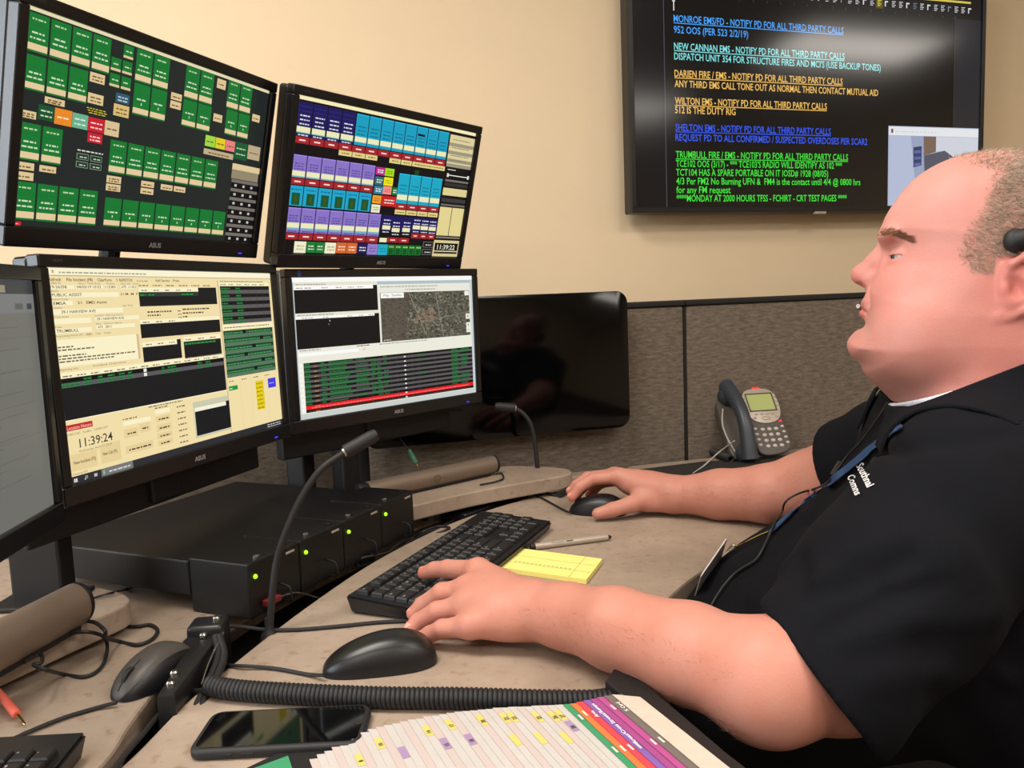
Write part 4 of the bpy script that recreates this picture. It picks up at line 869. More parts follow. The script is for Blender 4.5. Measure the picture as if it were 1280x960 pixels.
cable('headset_lead', 'smooth black lead joining the coiled cord to the cable gap', [D(268, 866, DZ+.010), D(252, 864, DZ+.004), D(235, 866, DZ-.006), D(215, 874, DZ-.015), D(200, 888, DZ-.03), D(190, 905, DZ-.05)], .0034)
cable('loose_cable', 'black cable running down to the bottom edge out of the cable gap', [D(222, 872, DZ-.012), D(200, 892, DZ-.006), D(181, 915, DZ+.002), D(168, 930, zc_), D(150, 952, zc_), D(138, 972, zc_)], .0026)
cable('loose_cable', 'thin wire dropping into the dark gap beside the smartphone', [D(236, 872, DZ-.03), D(233, 885, DZ-.03), D(229, 905, DZ-.06), D(226, 918, DZ-.10)], .0016, 'white_cable')
cable('loose_cable', 'slim black cord bunched beyond the keyboard at the desk edge', [D(478, 700, DZ-.02), D(446, 708, DZ-.01), D(452, 698, DZ+.004), D(470, 694, zc_), D(486, 690, DZ-.002), D(498, 680, DZ-.004), D(515, 672, DZ-.01), D(530, 664, zc_), D(548, 658, zc_), D(562, 660, zc_), D(545, 667, DZ-.002), D(530, 668, DZ-.02)], .0022)
cable('loose_cable', 'black cord lying along the gap past the radio chassis', [D(475, 705, DZ-.02), D(495, 690, DZ-.015), D(520, 672, DZ-.012), D(548, 660, DZ-.01), D(575, 647, DZ-.02)], .0026)
cable('loose_cable', 'black cable from the thin gooseneck microphone to beside the far mouse', [D(676, 610, DZ+.004), D(683, 616, zc_), D(695, 619, zc_), D(702, 617, DZ+.004)], .003)
bm = nb(); tube(bm, [D(699, 618, DZ+.008), D(706, 614, DZ+.008), D(716, 609, DZ+.008)], .0065, 12, 3); tag(obj('cable_plug', bm, M['rubber'], None, True), 'stubby black connector just beyond the far mouse', 'plug')
cable('handset_cord', 'pale cord from the desk phone along the partition foot', [on_part(918, 551, .10), D(898, 566, DZ+.02), D(880, 582, DZ+.006), D(866, 592, DZ+.004)], .0018, 'white_cable')

# coiled headset cord
c = spline([D(262, 857, DZ+.012), D(300, 863, DZ+.012), D(380, 868, DZ+.012), D(480, 872, DZ+.012), D(580, 873, DZ+.012), D(680, 876, DZ+.012), D(765, 876, DZ+.012), D(800, 874, DZ+.012)], 40); n = 92*12; pts = []
cl = [0.0]
for a, b in zip(c, c[1:]): cl.append(cl[-1]+(b-a).length)
for i in range(n+1):
    s = cl[-1]*i/n; k = max(0, min(len(cl)-2, int(np.searchsorted(cl, s)-1))); t0 = (s-cl[k])/(cl[k+1]-cl[k]+1e-9); q = c[k].lerp(c[k+1], t0); d = (c[k+1]-c[k]).normalized()
    nx = Vector((0, 0, 1)); ny = d.cross(nx); an = 2*math.pi*i/12; pts.append(q+(nx*math.cos(an)+ny*math.sin(an))*.0086)
bm = nb(); tube(bm, pts, .0028, 8, 0); tag(obj('coiled_cord', bm, M['rubber'], None, True, angle=80), 'long dark coiled cord stretched across the desk between mouse and smartphone', 'cord')

# cable clamp bracket over the gap
A_ = D(262, 790, DZ+.02); B_ = D(206, 872, DZ+.02); mw = frame(tuple((A_+B_)/2), B_-A_)
t = thing('cable_bracket', 'black metal clamp bracket with bright screws bridging the cable gap', 'bracket', mw=mw); Lb = (B_-A_).length/2
bm = nb(); prism(bm, [(-Lb, -.020), (-Lb+.03, -.024), (-Lb+.055, -.012), (Lb, -.008), (Lb, .010), (-Lb+.05, .016), (-Lb, .022)], -.075, .004, .004); obj('arm', bm, M['plastic'], t, True)
bm = nb(); box(bm, (-Lb-.016, -.022, -.04), (-Lb+.022, .022, .016), .006, 3); obj('clamp_head', bm, M['plastic'], t, True)
for (x, y, z) in ((-Lb+.002, .010, .017), (-Lb+.026, .0, .006), (Lb-.045, -.004, .005), (Lb-.02, 0, .005)):
    bm = nb(); lathe(bm, [(.0048, 0), (.0048, .003), (.0034, .0048), (.0004, .005)], 14, Matrix.Translation((x, y, z-.001))); obj('screw', bm, M['steel'], t, True)
bm = nb(); tube(bm, [(-Lb+.02, .022, .006), (0, .022, -.002), (Lb*.4, .022, -.012)], .0012, 8); obj('bright_edge', bm, M['steel'], t, True)
for k, dy in enumerate((.026, .033)):
    bm = nb(); tube(bm, [(-Lb+.03, dy*.6, .006), (-.02, dy, -.006), (.03, dy, -.016), (Lb, dy*.8, -.03), (Lb+.03, dy*.6, -.05)], .0042, 10); tag(obj('loose_cable', bm, M['rubber'], None, True, mw=mw), ('thick black cable clipped along the clamp bracket, nearer the rear mouse', 'thick black cable along the outer side of the clamp bracket')[k], 'cable')

# ------------------------------------------------------------------ smartphone
pa, pb_, pc, pd_ = D(234, 940, .735), D(268, 893, .74), D(461, 886, .74), D(458, 925, .735)
cx = (pb_+pc+pa+pd_)/4; px_ = (pc-pb_)+(pd_-pa); px_.z = 0; Lp, Wp = ((pc-pb_).length+(pd_-pa).length)/2, .076
t = thing('smartphone', 'black smartphone in a rounded rubber case below the coiled cord', 'phone', mw=frame((cx.x, cx.y-.002, DZ+.0003), px_))
bm = nb(); prism(bm, rrect(Lp, Wp, .013, 6), 0, .0105, .0035, 3); obj('case', bm, M['rubber'], t, True)
bm = nb(); prism(bm, rrect(Lp-.010, Wp-.010, .009, 6), .0100, .0109, .0002, 1); obj('screen', bm, M['glass_phone'], t, True)
for x in (-.045, -.025): bm = nb(); box(bm, (x-.006, -Wp/2-.0008, .004), (x+.006, -Wp/2+.001, .0065), .0006); obj('side_button', bm, M['matte'], t)
bm = nb(); lathe(bm, [(.005, 0), (.005, .0002)], 20, Matrix.Translation((Lp/2-.0085, 0, .0109))); obj('home_button', bm, M['rubber'], t, True)

# ------------------------------------------------------------------ notepad and pen
q = [D(636, 700, DZ+.008), D(652, 685, DZ+.008), D(753, 698, DZ+.008), D(733, 724, DZ+.008)]
q0 = q[3]+(q[1]-q[2]); q = [q0, q[1], q[2], q[3]]
t = thing('notepad', 'small yellow ruled notepad beside the man\'s near wrist', 'notepad', loc=(0, 0, 0)); bm = nb(); prism(bm, [(v.x, v.y) for v in q], DZ+.0004, DZ+.0075); obj('pad', bm, M['yellow'], t)
bm = nb(); a, b, cc, d = q
def qp(u, v, z): w_ = (a.lerp(d, u)).lerp(b.lerp(cc, u), v); return (w_.x, w_.y, z)
for v0 in (.30, .62): prism(bm, [qp(.02, v0, 0), qp(.98, v0, 0), qp(.98, v0+.012, 0), qp(.02, v0+.012, 0)], DZ+.0076, DZ+.0078)
prism(bm, [qp(.80, 0, 0), qp(.808, 0, 0), qp(.808, 1, 0), qp(.80, 1, 0)], DZ+.0076, DZ+.0078)
for k in range(14):
    u = .08+.05*k
    prism(bm, [qp(u, .32, 0), qp(u+.03, .325, 0), qp(u+.025, .37, 0), qp(u, .36, 0)], DZ+.0076, DZ+.0078)
obj('ruling', bm, mat('pencil_line', S(196, 186, 110), .8), t)
A_, B_ = D(663, 684, DZ+.006), D(764, 671, DZ+.006); d = (B_-A_).normalized(); Lq = (B_-A_).length; mw = frame(A_, d)
t = thing('felt_pen', 'grey felt-tip pen with dark ends lying beyond the notepad', 'pen', mw=mw); rx90 = Matrix.Rotation(R(90), 4, 'Y')
bm = nb(); lathe(bm, [(.0052, .008), (.0054, .02), (.0054, Lq*.93), (.0048, Lq*.955)], 16, rx90); obj('barrel', bm, M['silver'], t, True)
bm = nb(); lathe(bm, [(.0045, 0), (.0052, .001), (.0052, .0079)], 16, rx90); obj('end_plug', bm, M['matte'], t, True)
bm = nb(); lathe(bm, [(.0046, Lq*.9551), (.003, Lq*.985), (.0014, Lq)], 16, rx90); obj('tip', bm, M['matte'], t, True)
f = Flat(.1, .01, .0001); f.text('fine point', .36, .62, .3, S(90, 80, 72), width=.22); f.rect(.62, .35, .74, .6, S(90, 80, 72)); f.build('print', M['print'], t, Matrix.Translation((.05, -.0040, .0039)) @ Matrix.Rotation(R(-45), 4, 'X'))

# ------------------------------------------------------------------ flip-card reference binder
sd = Vector((.40, -.917, 0)); ez = lambda z: Vector((0, 0, z))
t = thing('card_binder', 'black flip binder fanned open to white and coloured index cards', 'binder', loc=(0, 0, 0))
T0 = [D(386, 941, .742), D(430, 920, .744), D(470, 904, .746), D(560, 888, .751), D(640, 882, .756), D(712, 880, .760), D(778, 868, .765)]
cv = spline(T0, 12)
ln = [0.0]
for a, b in zip(cv, cv[1:]): ln.append(ln[-1]+(b-a).length)
def cpt(s):
    s *= ln[-1]; k = max(0, min(len(ln)-2, int(np.searchsorted(ln, s)-1))); return cv[k].lerp(cv[k+1], (s-ln[k])/(ln[k+1]-ln[k]+1e-9))
cR = D(772, 858, .734); cT = cpt(1.0)
q = [D(352, 945, .734), D(385, 930, .734), D(560, 905, .734), D(742, 862, .734), cR, D(803, 864, .734), D(915, 958, .734)]; q += [q[-1]+sd*.12, q[0]+sd*.2]
bm = nb(); prism(bm, [(v.x, v.y) for v in q], DZ+.0006, DZ+.0046, .001); obj('cover', bm, M['matte'], t)
bm = nb(); e0, e1, e2 = D(800, 868, .736), D(905, 957, .736), None
q = [D(757, 866, .746), cR+ez(.0), D(806, 868, .746), D(908, 958, .746)]; q += [q[-1]+sd*.12, cT+sd*.3]; prism(bm, [(v.x, v.y) for v in q], DZ+.0048, cT.z-.006, .002); obj('spine_block', bm, M['matte'], t)
cols = {i: 'paper' for i in range(33)}
cmats = {33: mat('green_card', S(50, 136, 92), .7), 34: mat('orange_card', S(224, 110, 56), .7), 35: mat('red_card', S(196, 60, 74), .7), 36: mat('violet_card', S(122, 84, 158), .7), 37: mat('magenta_card', S(150, 64, 124), .7), 38: mat('pink_card', S(164, 70, 128), .7), 39: mat('grey_card', S(104, 94, 88), .7), 40: M['cream']}
pinkish = mat('blush_card', S(184, 170, 166), .8); lil = mat('lilac_tab', S(152, 126, 164), .7); ylw = mat('yellow_tab', S(200, 186, 100), .7)
tabs = {5: [(.030, 0, '8')], 8: [(.020, 0, '10')], 10: [(.046, 1, '')], 14: [(.018, 0, '14')], 15: [(.046, 1, '15')], 17: [(.014, 0, '17')], 18: [(.046, 1, '18')], 21: [(.014, 0, '20')], 24: [(.012, 0, '22')], 25: [(.012, 0, '23')], 23: [(.055, 0, '')], 26: [(.055, 0, '')], 28: [(.014, 0, '25')], 29: [(.056, 0, '')], 30: [(.014, 0, '26')], 31: [(.012, 0, '27'), (.034, 1, '28')]}
last = cT
names = {33: ['', .024, ''], 34: ['', .018, ''], 35: ['Area', .022, ''], 36: ['Areas/Cross Streets/Ramps', .010, ''], 38: ['', .018, ''], 39: ['X Card', .018, '']}
for k in range(41):
    s0 = k/33*.812 if k < 33 else (.812+(k-33)*.0215 if k < 40 else .966)
    a = cpt(min(1, s0)); z = .7355+.0285*min(1, s0)+.0009*(k > 32)*(k-32)*.4; a = Vector((a.x, a.y, z))
    nx_ = cpt(min(1, (k+1)/33*.812 if k < 32 else .812+(k-32)*.0215 if k < 39 else .966 if k < 40 else 1)); wdt = (Vector((nx_.x, nx_.y, 0))-Vector((a.x, a.y, 0)))
    e = Vector((cT.x, cT.y, z)) if k < 40 else Vector((*D(800, 869, .768).xy, z))
    jit = sd*random.uniform(-.0012, .0012)
    L_ = .30; bm = nb(); prism(bm, [(v.x, v.y) for v in (a+jit, e+jit*0, e+sd*L_, a+sd*L_)], z, z+.0005)
    mm = [cmats.get(k) or (M['paper'] if k % 3 else pinkish)]
    o = obj('index_card', bm, mm, t)
    n_ = Vector((-sd.y, sd.x, 0)); n_ = n_ if n_.dot(wdt) > 0 else -n_; wv = wdt.dot(n_)
    for (ds, ty, tx) in tabs.get(k, []):
        bm = nb(); p0 = a+sd*ds; prism(bm, [(v.x, v.y) for v in (p0+n_*.0004, p0+n_*wv*.96, p0+n_*wv*.96+sd*.020, p0+n_*.0004+sd*.020)], z+.0006, z+.0008); tb = obj('tab', bm, lil if ty else ylw, o)
        if tx:
            f = Flat(.012, .006, .0001); f.text(tx, .5, .85, .7, S(70, 70, 60), bold=.02, align=.5); mt = frame(tuple(p0+n_*wv*.5+sd*.013+ez(.0010)), -sd); f.build('number', M['print'], tb, mt @ Matrix.Rotation(R(-90), 4, 'X'))
    if k in names:
        tx, ds, tx2 = names[k]
        for dq in ((ds, .085) if not tx else (.085,)):
            f = Flat(.012, .0062, .0001); f.dash(.1, .9, .7, .6, S(226, 214, 206)); f.build('worn_print', M['print'], o, frame(tuple(a+sd*(dq+.006)+n_*wv*.5+ez(.0011)), -sd) @ Matrix.Rotation(R(-90), 4, 'X'))
        for (s_, d_) in ((tx, ds), (tx2, .082)):
            if s_:
                wl_ = len(s_)*.0031; f = Flat(wl_, .0062, .0001); f.text(s_, .0, .85, .62, S(244, 232, 238), width=1.0, bold=.015)
                f.build('lettering', M['print'], o, frame(tuple(a+sd*(ds+wl_/2 if d_ == ds else d_)+n_*wv*.5+ez(.0011)), -sd) @ Matrix.Rotation(R(-90), 4, 'X'))
bm = nb(); q = [D(316, 960, DZ+.006), D(360, 944, DZ+.006), D(366, 962, DZ+.006), D(330, 985, DZ+.006)]; prism(bm, [(v.x, v.y) for v in q], DZ+.0050, DZ+.0056); obj('green_label', bm, cmats[33], t)
bm = nb(); q = [D(300, 965, DZ+.004), D(357, 938, DZ+.004), D(372, 960, DZ+.004), D(340, 1000, DZ+.004)]; prism(bm, [(v.x, v.y) for v in q], DZ+.0006, DZ+.0049); obj('cover_flap', bm, M['matte'], t)
q = [D(408, 930, DZ+.005), D(430, 917, DZ+.005), D(458, 909, DZ+.005), D(462, 918, DZ+.005)]
bm = nb(); prism(bm, [(v.x, v.y) for v in q], DZ+.0047, DZ+.0052); tag(obj('blue_card', bm, M['blue_sheet'], None), 'blue card edge sticking out between smartphone and white index cards', 'card')

# ------------------------------------------------------------------ black mat and console device at the back
q = [D(776, 596, .734), D(790, 588, .734), D(880, 577, .734), D(985, 573, .734), D(965, 582, .734), D(900, 594, .734), D(830, 606, .734), D(770, 604, .734)]
bm = nb(); prism(bm, [(v.x, v.y) for v in q], DZ+.0005, DZ+.005, .001); tag(obj('desk_mat', bm, M['mat_black'], None), 'flat black mat lying in front of the desk phone, beyond the man\'s far forearm', 'mat')
q0, q1 = D(575, 645, DZ-.012), D(640, 620, DZ-.012); mw = frame(tuple((q0+q1)/2), q1-q0)
t = thing('console_box', 'low black console box with white lettering tucked before the raised shelf', 'device', mw=mw)
bm = nb(); box(bm, (-.11, -.03, -.03), (.11, .035, .012), .004, 3); obj('housing', bm, M['plastic'], t, True)
f = Flat(.10, .022, .0001); f.text('AVTEC', .5, .8, .62, S(170, 172, 176), width=.8, align=.5, bold=.02); f.build('lettering', M['print'], t, Matrix.Translation((.035, -.008, .0123)) @ Matrix.Rotation(R(-90), 4, 'X'))

# ------------------------------------------------------------------ stray plugs
def plug(name, label, tip, back, r, m_, cab):
    A_, B_ = Vector(back), Vector(tip); L_ = (B_-A_).length; mw = frame(A_, B_-A_); t = thing(name, label, 'plug', mw=mw)
    bm = nb(); lathe(bm, [(r*.6, 0), (r*.75, L_*.06), (r*.7, L_*.1), (r*.85, L_*.14), (r*.75, L_*.18), (r*.95, L_*.24), (r*.85, L_*.28), (r, L_*.36), (r, L_*.70), (r*.8, L_*.73)], 16, rx90); obj('sleeve', bm, M[m_], t, True)
    bm = nb(); lathe(bm, [(r*.42, L_*.73), (r*.42, L_*.92), (r*.3, L_*.94), (r*.40, L_*.96), (r*.1, L_)], 14, rx90); obj('pin', bm, M['brass'], t, True)
    bm = nb(); tube(bm, [Vector((0.002, 0, 0))]+[mw.inverted() @ Vector(q) for q in cab], r*.42, 8); obj('lead', bm, M[m_ if m_ == 'pink_jack' else 'rubber'], t, True)
plug('audio_plug', 'coral pink audio plug with a gold pin at the left edge', tuple(D(31, 906, DZ+.004)), tuple(D(-4, 862, DZ+.012)), .0046, 'pink_jack', [tuple(D(-20, 845, DZ+.012)), tuple(D(-40, 830, DZ+.006))])
Yg = 1.70
plug('audio_plug', 'green audio plug hanging on a black lead above the right-hand soundbar', tuple(P(523, 585, Yg)), tuple(P(511, 562, Yg)), .0055, 'green_jack', [tuple(P(506, 556, Yg)), tuple(P(500, 545, Yg+.01)), tuple(P(498, 520, Yg+.02))])

# ------------------------------------------------------------------ desk telephone
pc_ = D(953, 575, DZ); mw = Matrix.Translation((pc_.x, 1.985, DZ)) @ Matrix.Rotation(R(10), 4, 'Z') @ Matrix.Scale(1.14, 4)
t = thing('desk_phone', 'grey desk telephone with a green display and slate handset by the partition', 'telephone', mw=mw)
tilt = R(52)                                             # the face leans back
fm = Matrix.Translation((0, -.045, .012)) @ Matrix.Rotation(tilt, 4, 'X')                     # face local: x right, y up the face, z out
bm = nb(); prism(bm, [(-.075, 0), (.055, 0), (.058, .02), (.058, .15), (-.078, .15), (-.08, .02)], -.028, -.004, .006, mw=fm); obj('base', bm, M['phone_grey'], t, True)
bm = nb(); box(bm, (-.05, .02, .002), (.04, .075, .02), .004); box(bm, (-.05, .05, .02), (.04, .07, .09), .004); obj('stand', bm, M['matte'], t)
op = [(v.x, v.y) for v in spline([Vector(p) for p in ((-.016, .004, 0), (.020, .000, 0), (.052, .012, 0), (.060, .040, 0), (.058, .085, 0), (.060, .13, 0), (.050, .156, 0), (.02, .163, 0), (-.012, .156, 0), (-.022, .13, 0), (-.017, .085, 0), (-.022, .04, 0))], 5, True)]
bm = nb(); prism(bm, op, -.0035, .006, .003, 3, mw=fm); obj('face', bm, M['phone_grey'], t, True)
sp = [(v.x, v.y) for v in spline([Vector(p) for p in ((.019, .074, 0), (.042, .079, 0), (.056, .095, 0), (.060, .125, 0), (.051, .154, 0), (.019, .162, 0), (-.013, .154, 0), (-.022, .125, 0), (-.018, .095, 0), (-.004, .079, 0))], 5, True)]
bm = nb(); prism(bm, sp, .0062, .0085, .001, 2, mw=fm); sv = obj('silver_surround', bm, M['silver'], t, True)
bm = nb(); prism(bm, rrect(.058, .040, .002, 3, .019, .126), .0086, .0094, .0002, mw=fm); ds_ = obj('display', bm, M['lcd'], t)
bm = nb()
for lo, hi in (((-.0125, .1035, .0086), (.0505, .1055, .0105)), ((-.0125, .1465, .0086), (.0505, .1485, .0105)), ((-.0125, .1035, .0086), (-.0105, .1485, .0105)), ((.0485, .1035, .0086), (.0505, .1485, .0105))): box(bm, lo, hi, .0003, mw=fm)
obj('display_frame', bm, M['phone_grey'], ds_)
bm = nb(); box(bm, (.010, .160, .003), (.028, .166, .009), .002, mw=fm); obj('message_lamp', bm, M['led_red'], t)
def btn(x, y, sx, sy, z, m_): bm = nb(); ball(bm, (x, y, z), 1, (sx, sy, .0022), 12, fm); obj('key', bm, M[m_], t, True)
for j in range(4):
    for i in range(3): btn(.004+.0155*i, .020+.0135*j, .0052, .0040, .006, 'button')
    btn(-.0125, .024+.0130*j, .0048, .0034, .006, 'button'); btn(.0505, .026+.0130*j, .0042, .0032, .006, 'button')
btn(.0505, .078, .0042, .003, .006, 'led_red')
for i in range(4): btn(.0+.0125*i, .0965, .0045, .0022, .0085, 'silver')
btn(.019, .086, .0105, .0055, .0085, 'silver'); btn(-.006, .088, .004, .003, .0085, 'silver'); btn(.045, .089, .004, .003, .0085, 'silver')
for j in range(4): btn(-.0165, .108+.011*j, .003, .0035, .0085, 'button'); btn(.0545, .108+.011*j, .003, .0035, .0085, 'button')
# handset: a bowed bar with two cups
hs = [fm @ Vector(p) for p in ((-.050, -.010, .012), (-.050, .02, .026), (-.050, .06, .040), (-.050, .10, .040), (-.050, .14, .026), (-.050, .170, .010))]
bm = nb(); tube(bm, hs, lambda s: .0185-.004*math.sin(math.pi*s), 16, 8); 
for v in bm.verts: pass
ha = obj('handset', bm, M['phone_blue'], t, True, angle=60)
for y in (.008, .150): bm = nb(); lathe(bm, [(.021, 0), (.023, .008), (.019, .022), (.012, .028)], 20, fm @ Matrix.Translation((-.050, y, -.004))); obj('cup', bm, M['phone_blue'], ha, True)
bm = nb(); c0 = mw.inverted() @ P(905, 502, 1.97); tube(bm, [fm @ Vector((-.068, .12, .0)), fm @ Vector((-.078, .08, -.004)), fm @ Vector((-.072, .03, -.004)), fm @ Vector((-.055, -.015, .0))], .0016, 8); obj('side_cord', bm, M['white_cable'], t, True)
cc_ = [Vector((-.10+.02*math.sin(k*.25), -.02+.0025*k, .008)) for k in range(24)]
bm = nb(); pts = []
for k in range(24*8): s = k/8; q = Vector((-.085, -.045+.004*s, .011)); an = 2*math.pi*k/8; pts.append(q+Vector((math.cos(an)*.0075, 0, math.sin(an)*.0075)))
tube(bm, pts, .0022, 6, 0); obj('coil_lead', bm, M['rubber'], t, True)
# small dark object at the desk edge behind the shirt
bm = nb(); q = D(1040, 556, DZ); ball(bm, (q.x, q.y, DZ+.0065), 1, (.03, .02, .006), 14); tag(obj('desk_pad', bm, M['matte'], None, True), 'small black oval pad on the desk right of the telephone', 'pad')

# ------------------------------------------------------------------ the man at the desk
import openvdb
def smin(a, b, k):
    if k <= 0: return np.minimum(a, b)
    h = np.maximum(k-np.abs(a-b), 0)/k; return np.minimum(a, b)-h*h*k*.25
def smax(a, b, k): return -smin(-a, -b, k)
V3 = lambda p: np.array(p, float)
class Solid:
    """a list of smooth-blended shapes: one continuous skin is drawn round all of them"""
    def __init__(s): s.ops = []
    def add(s, fn, lo, hi, k=.01, mode='u'): s.ops.append((mode, fn, V3(lo), V3(hi), k)); return s
    def cone(s, a, b, ra, rb, k=.01, mode='u', flat=None):
        a, b = V3(a), V3(b); d = b-a; L2 = d@d
        def fn(X, Y, Z):
            t = np.clip(((X-a[0])*d[0]+(Y-a[1])*d[1]+(Z-a[2])*d[2])/L2, 0, 1)
            return np.sqrt((X-a[0]-t*d[0])**2+(Y-a[1]-t*d[1])**2+(Z-a[2]-t*d[2])**2)-(ra+(rb-ra)*t)
        r = max(ra, rb); return s.add(fn, np.minimum(a, b)-r, np.maximum(a, b)+r, k, mode)
    def chain(s, pts, rs, k=.01, k0=None):
        for i in range(len(pts)-1): s.cone(pts[i], pts[i+1], rs[i], rs[i+1], k0 if (i == 0 and k0 is not None) else k)
        return s
    def ell(s, c, r, k=.01, mode='u', rot=None):
        c, r = V3(c), V3(r); Rm = np.eye(3) if rot is None else np.array(rot)   # rows: the ellipsoid's own axes
        def fn(X, Y, Z):
            x, y, z = X-c[0], Y-c[1], Z-c[2]
            u = [(Rm[i, 0]*x+Rm[i, 1]*y+Rm[i, 2]*z) for i in range(3)]
            k0 = np.sqrt(sum((u[i]/r[i])**2 for i in range(3))); k1 = np.sqrt(sum((u[i]/r[i]**2)**2 for i in range(3)))+1e-9
            return k0*(k0-1)/k1
        m = r.max(); return s.add(fn, c-m, c+m, k, mode)
    def eval(s, X, Y, Z, lo=None, hi=None, pad=.05):
        d = np.full(np.broadcast(X, Y, Z).shape, 9.0, np.float32)
        for mode, fn, a, b, k in s.ops:
            if lo is not None and (np.any(a-pad > hi) or np.any(b+pad < lo)): continue
            e = fn(X, Y, Z).astype(np.float32)
            if mode == 'u': d = smin(d, e, k)
            elif mode == 's': d = smax(d, -e, k)
            else: d = smax(d, e, k)
        return d
def skin_mesh(name, ev, lo, hi, v, N=32):
    """draw the zero surface of ev inside lo..hi with cells of v"""
    lo, hi = V3(lo), V3(hi); g = openvdb.FloatGrid(1.0); nb_ = np.ceil((hi-lo)/(v*N)).astype(int)
    for i in range(nb_[0]):
        for j in range(nb_[1]):
            for k in range(nb_[2]):
                ijk = np.array([i, j, k])*N; a = lo+ijk*v; b = a+N*v; c = (a+b)/2
                dc = float(ev(*[np.array([q]) for q in c], a, b)[0])
                if abs(dc) > N*v*1.15+.02:
                    if dc < 0: g.fill(tuple(int(q) for q in ijk), tuple(int(q)+N-1 for q in ijk), -1.0, True)
                    continue
                ax = [a[q]+np.arange(N)*v for q in range(3)]
                d = ev(ax[0][:, None, None], ax[1][None, :, None], ax[2][None, None, :], a, b)
                g.copyFromArray(np.ascontiguousarray(d.astype(np.float32)), ijk=tuple(int(q) for q in ijk))
    pts, tris, quads = g.convertToPolygons(0.0, 0.0) if False else g.convertToPolygons(isovalue=0.0, adaptivity=0.0)
    pts = np.asarray(pts, np.float64)*v+lo; F = [list(map(int, q[::-1])) for q in quads]+[list(map(int, q[::-1])) for q in tris]
    me = bpy.data.meshes.new(name); me.from_pydata(pts.tolist(), [], F); me.update()
    for p in me.polygons: p.use_smooth = True
    return me
def keep_big(me, least=200):                             # drop stray flecks
    bm = nb(); bm.from_mesh(me); seen = set(); kill = []
    bm.verts.ensure_lookup_table()
    for v in bm.verts:
        if v.index in seen: continue
        st = [v]; seen.add(v.index); isl = [v]
        while st:
            x = st.pop()
            for e in x.link_edges:
                o_ = e.other_vert(x)
                if o_.index not in seen: seen.add(o_.index); st.append(o_); isl.append(o_)
        if len(isl) < least: kill += isl
    if kill: bmesh.ops.delete(bm, geom=kill, context='VERTS')
    bm.to_mesh(me); bm.free(); return me

# the head's own frame: a runs from face to back, b to his left (towards the near side), z up
HC = V3((.53, .98, 0)); HA = V3((.88, -.476, 0)); HA /= np.linalg.norm(HA); HB = V3((-.476, -.88, 0)); HB /= np.linalg.norm(HB)
def hp(a, b, z): return HC+HA*a+HB*b+V3((0, 0, z))
HR = [HA, HB, V3((0, 0, 1))]
prof = [(.0695, 1.2914), (.0409, 1.2946), (.0138, 1.2937), (-.0047, 1.2902), (-.0234, 1.2829), (-.0441, 1.2692), (-.0619, 1.2477), (-.0733, 1.2288), (-.0782, 1.2146), (-.0790, 1.2060), (-.0768, 1.1985),
        (-.0765, 1.190), (-.0815, 1.172), (-.087, 1.152), (-.0932, 1.1425), (-.0955, 1.130), (-.0952, 1.118), (-.0952, 1.106), (-.0968, 1.0976), (-.1055, 1.0905), (-.1145, 1.0795), (-.1155, 1.069), (-.1100, 1.0575), (-.1005, 1.0490), (-.0965, 1.0385), (-.087, 1.027), (-.0695, 1.014), (-.049, 1.003), (-.030, .993),
        (-.02, .965), (-.01, .91), (.17, .91), (.165, 1.01), (.142, 1.05), (.138, 1.10), (.142, 1.15), (.140, 1.21), (.128, 1.252), (.104, 1.278)]
pp = np.array([(v.x, v.y) for v in spline([Vector((*q, 0)) for q in prof], 3, True)])
ga0, gz0, gs = -.16, .88, .0015; GA, GZ = np.meshgrid(ga0+np.arange(240)*gs, gz0+np.arange(310)*gs, indexing='ij')
dm = np.full(GA.shape, 9.0); ins = np.zeros(GA.shape, bool)
for i in range(len(pp)):
    p0, p1 = pp[i], pp[(i+1) % len(pp)]; e = p1-p0; t_ = np.clip(((GA-p0[0])*e[0]+(GZ-p0[1])*e[1])/(e@e+1e-12), 0, 1)
    dm = np.minimum(dm, np.hypot(GA-p0[0]-t_*e[0], GZ-p0[1]-t_*e[1]))
    c_ = (p0[1] > GZ) != (p1[1] > GZ); ins ^= c_ & (GA < (p1[0]-p0[0])*(GZ-p0[1])/(p1[1]-p0[1]+1e-12)+p0[0])
PHI = np.where(ins, dm, -dm)
WZ = ([.90, 1.00, 1.04, 1.075, 1.11, 1.15, 1.19, 1.23, 1.28, 1.32], [.083, .085, .091, .094, .094, .090, .085, .084, .083, .080])
def head_fn(X, Y, Z):
    x, y = X-HC[0], Y-HC[1]; a = x*HA[0]+y*HA[1]; b = x*HB[0]+y*HB[1]; Z = Z+0*a
    fa = np.clip((a-ga0)/gs, 0, 238.99); fz = np.clip((Z-gz0)/gs, 0, 308.99); i = fa.astype(int); j = fz.astype(int); u = fa-i; w_ = fz-j
    ph = PHI[i, j]*(1-u)*(1-w_)+PHI[i+1, j]*u*(1-w_)+PHI[i, j+1]*(1-u)*w_+PHI[i+1, j+1]*u*w_
    W_ = np.interp(Z, *WZ); Rr = np.interp(Z, [1.0, 1.06, 1.10, 1.14, 1.17, 1.21, 1.25, 1.29], [.075, .082, .092, .110, .130, .125, .100, .085])
    q = np.sqrt((np.maximum(Rr-ph, 0)/Rr)**2.0+(np.abs(b)/W_)**2.1+1e-9); return (q-1)*.075
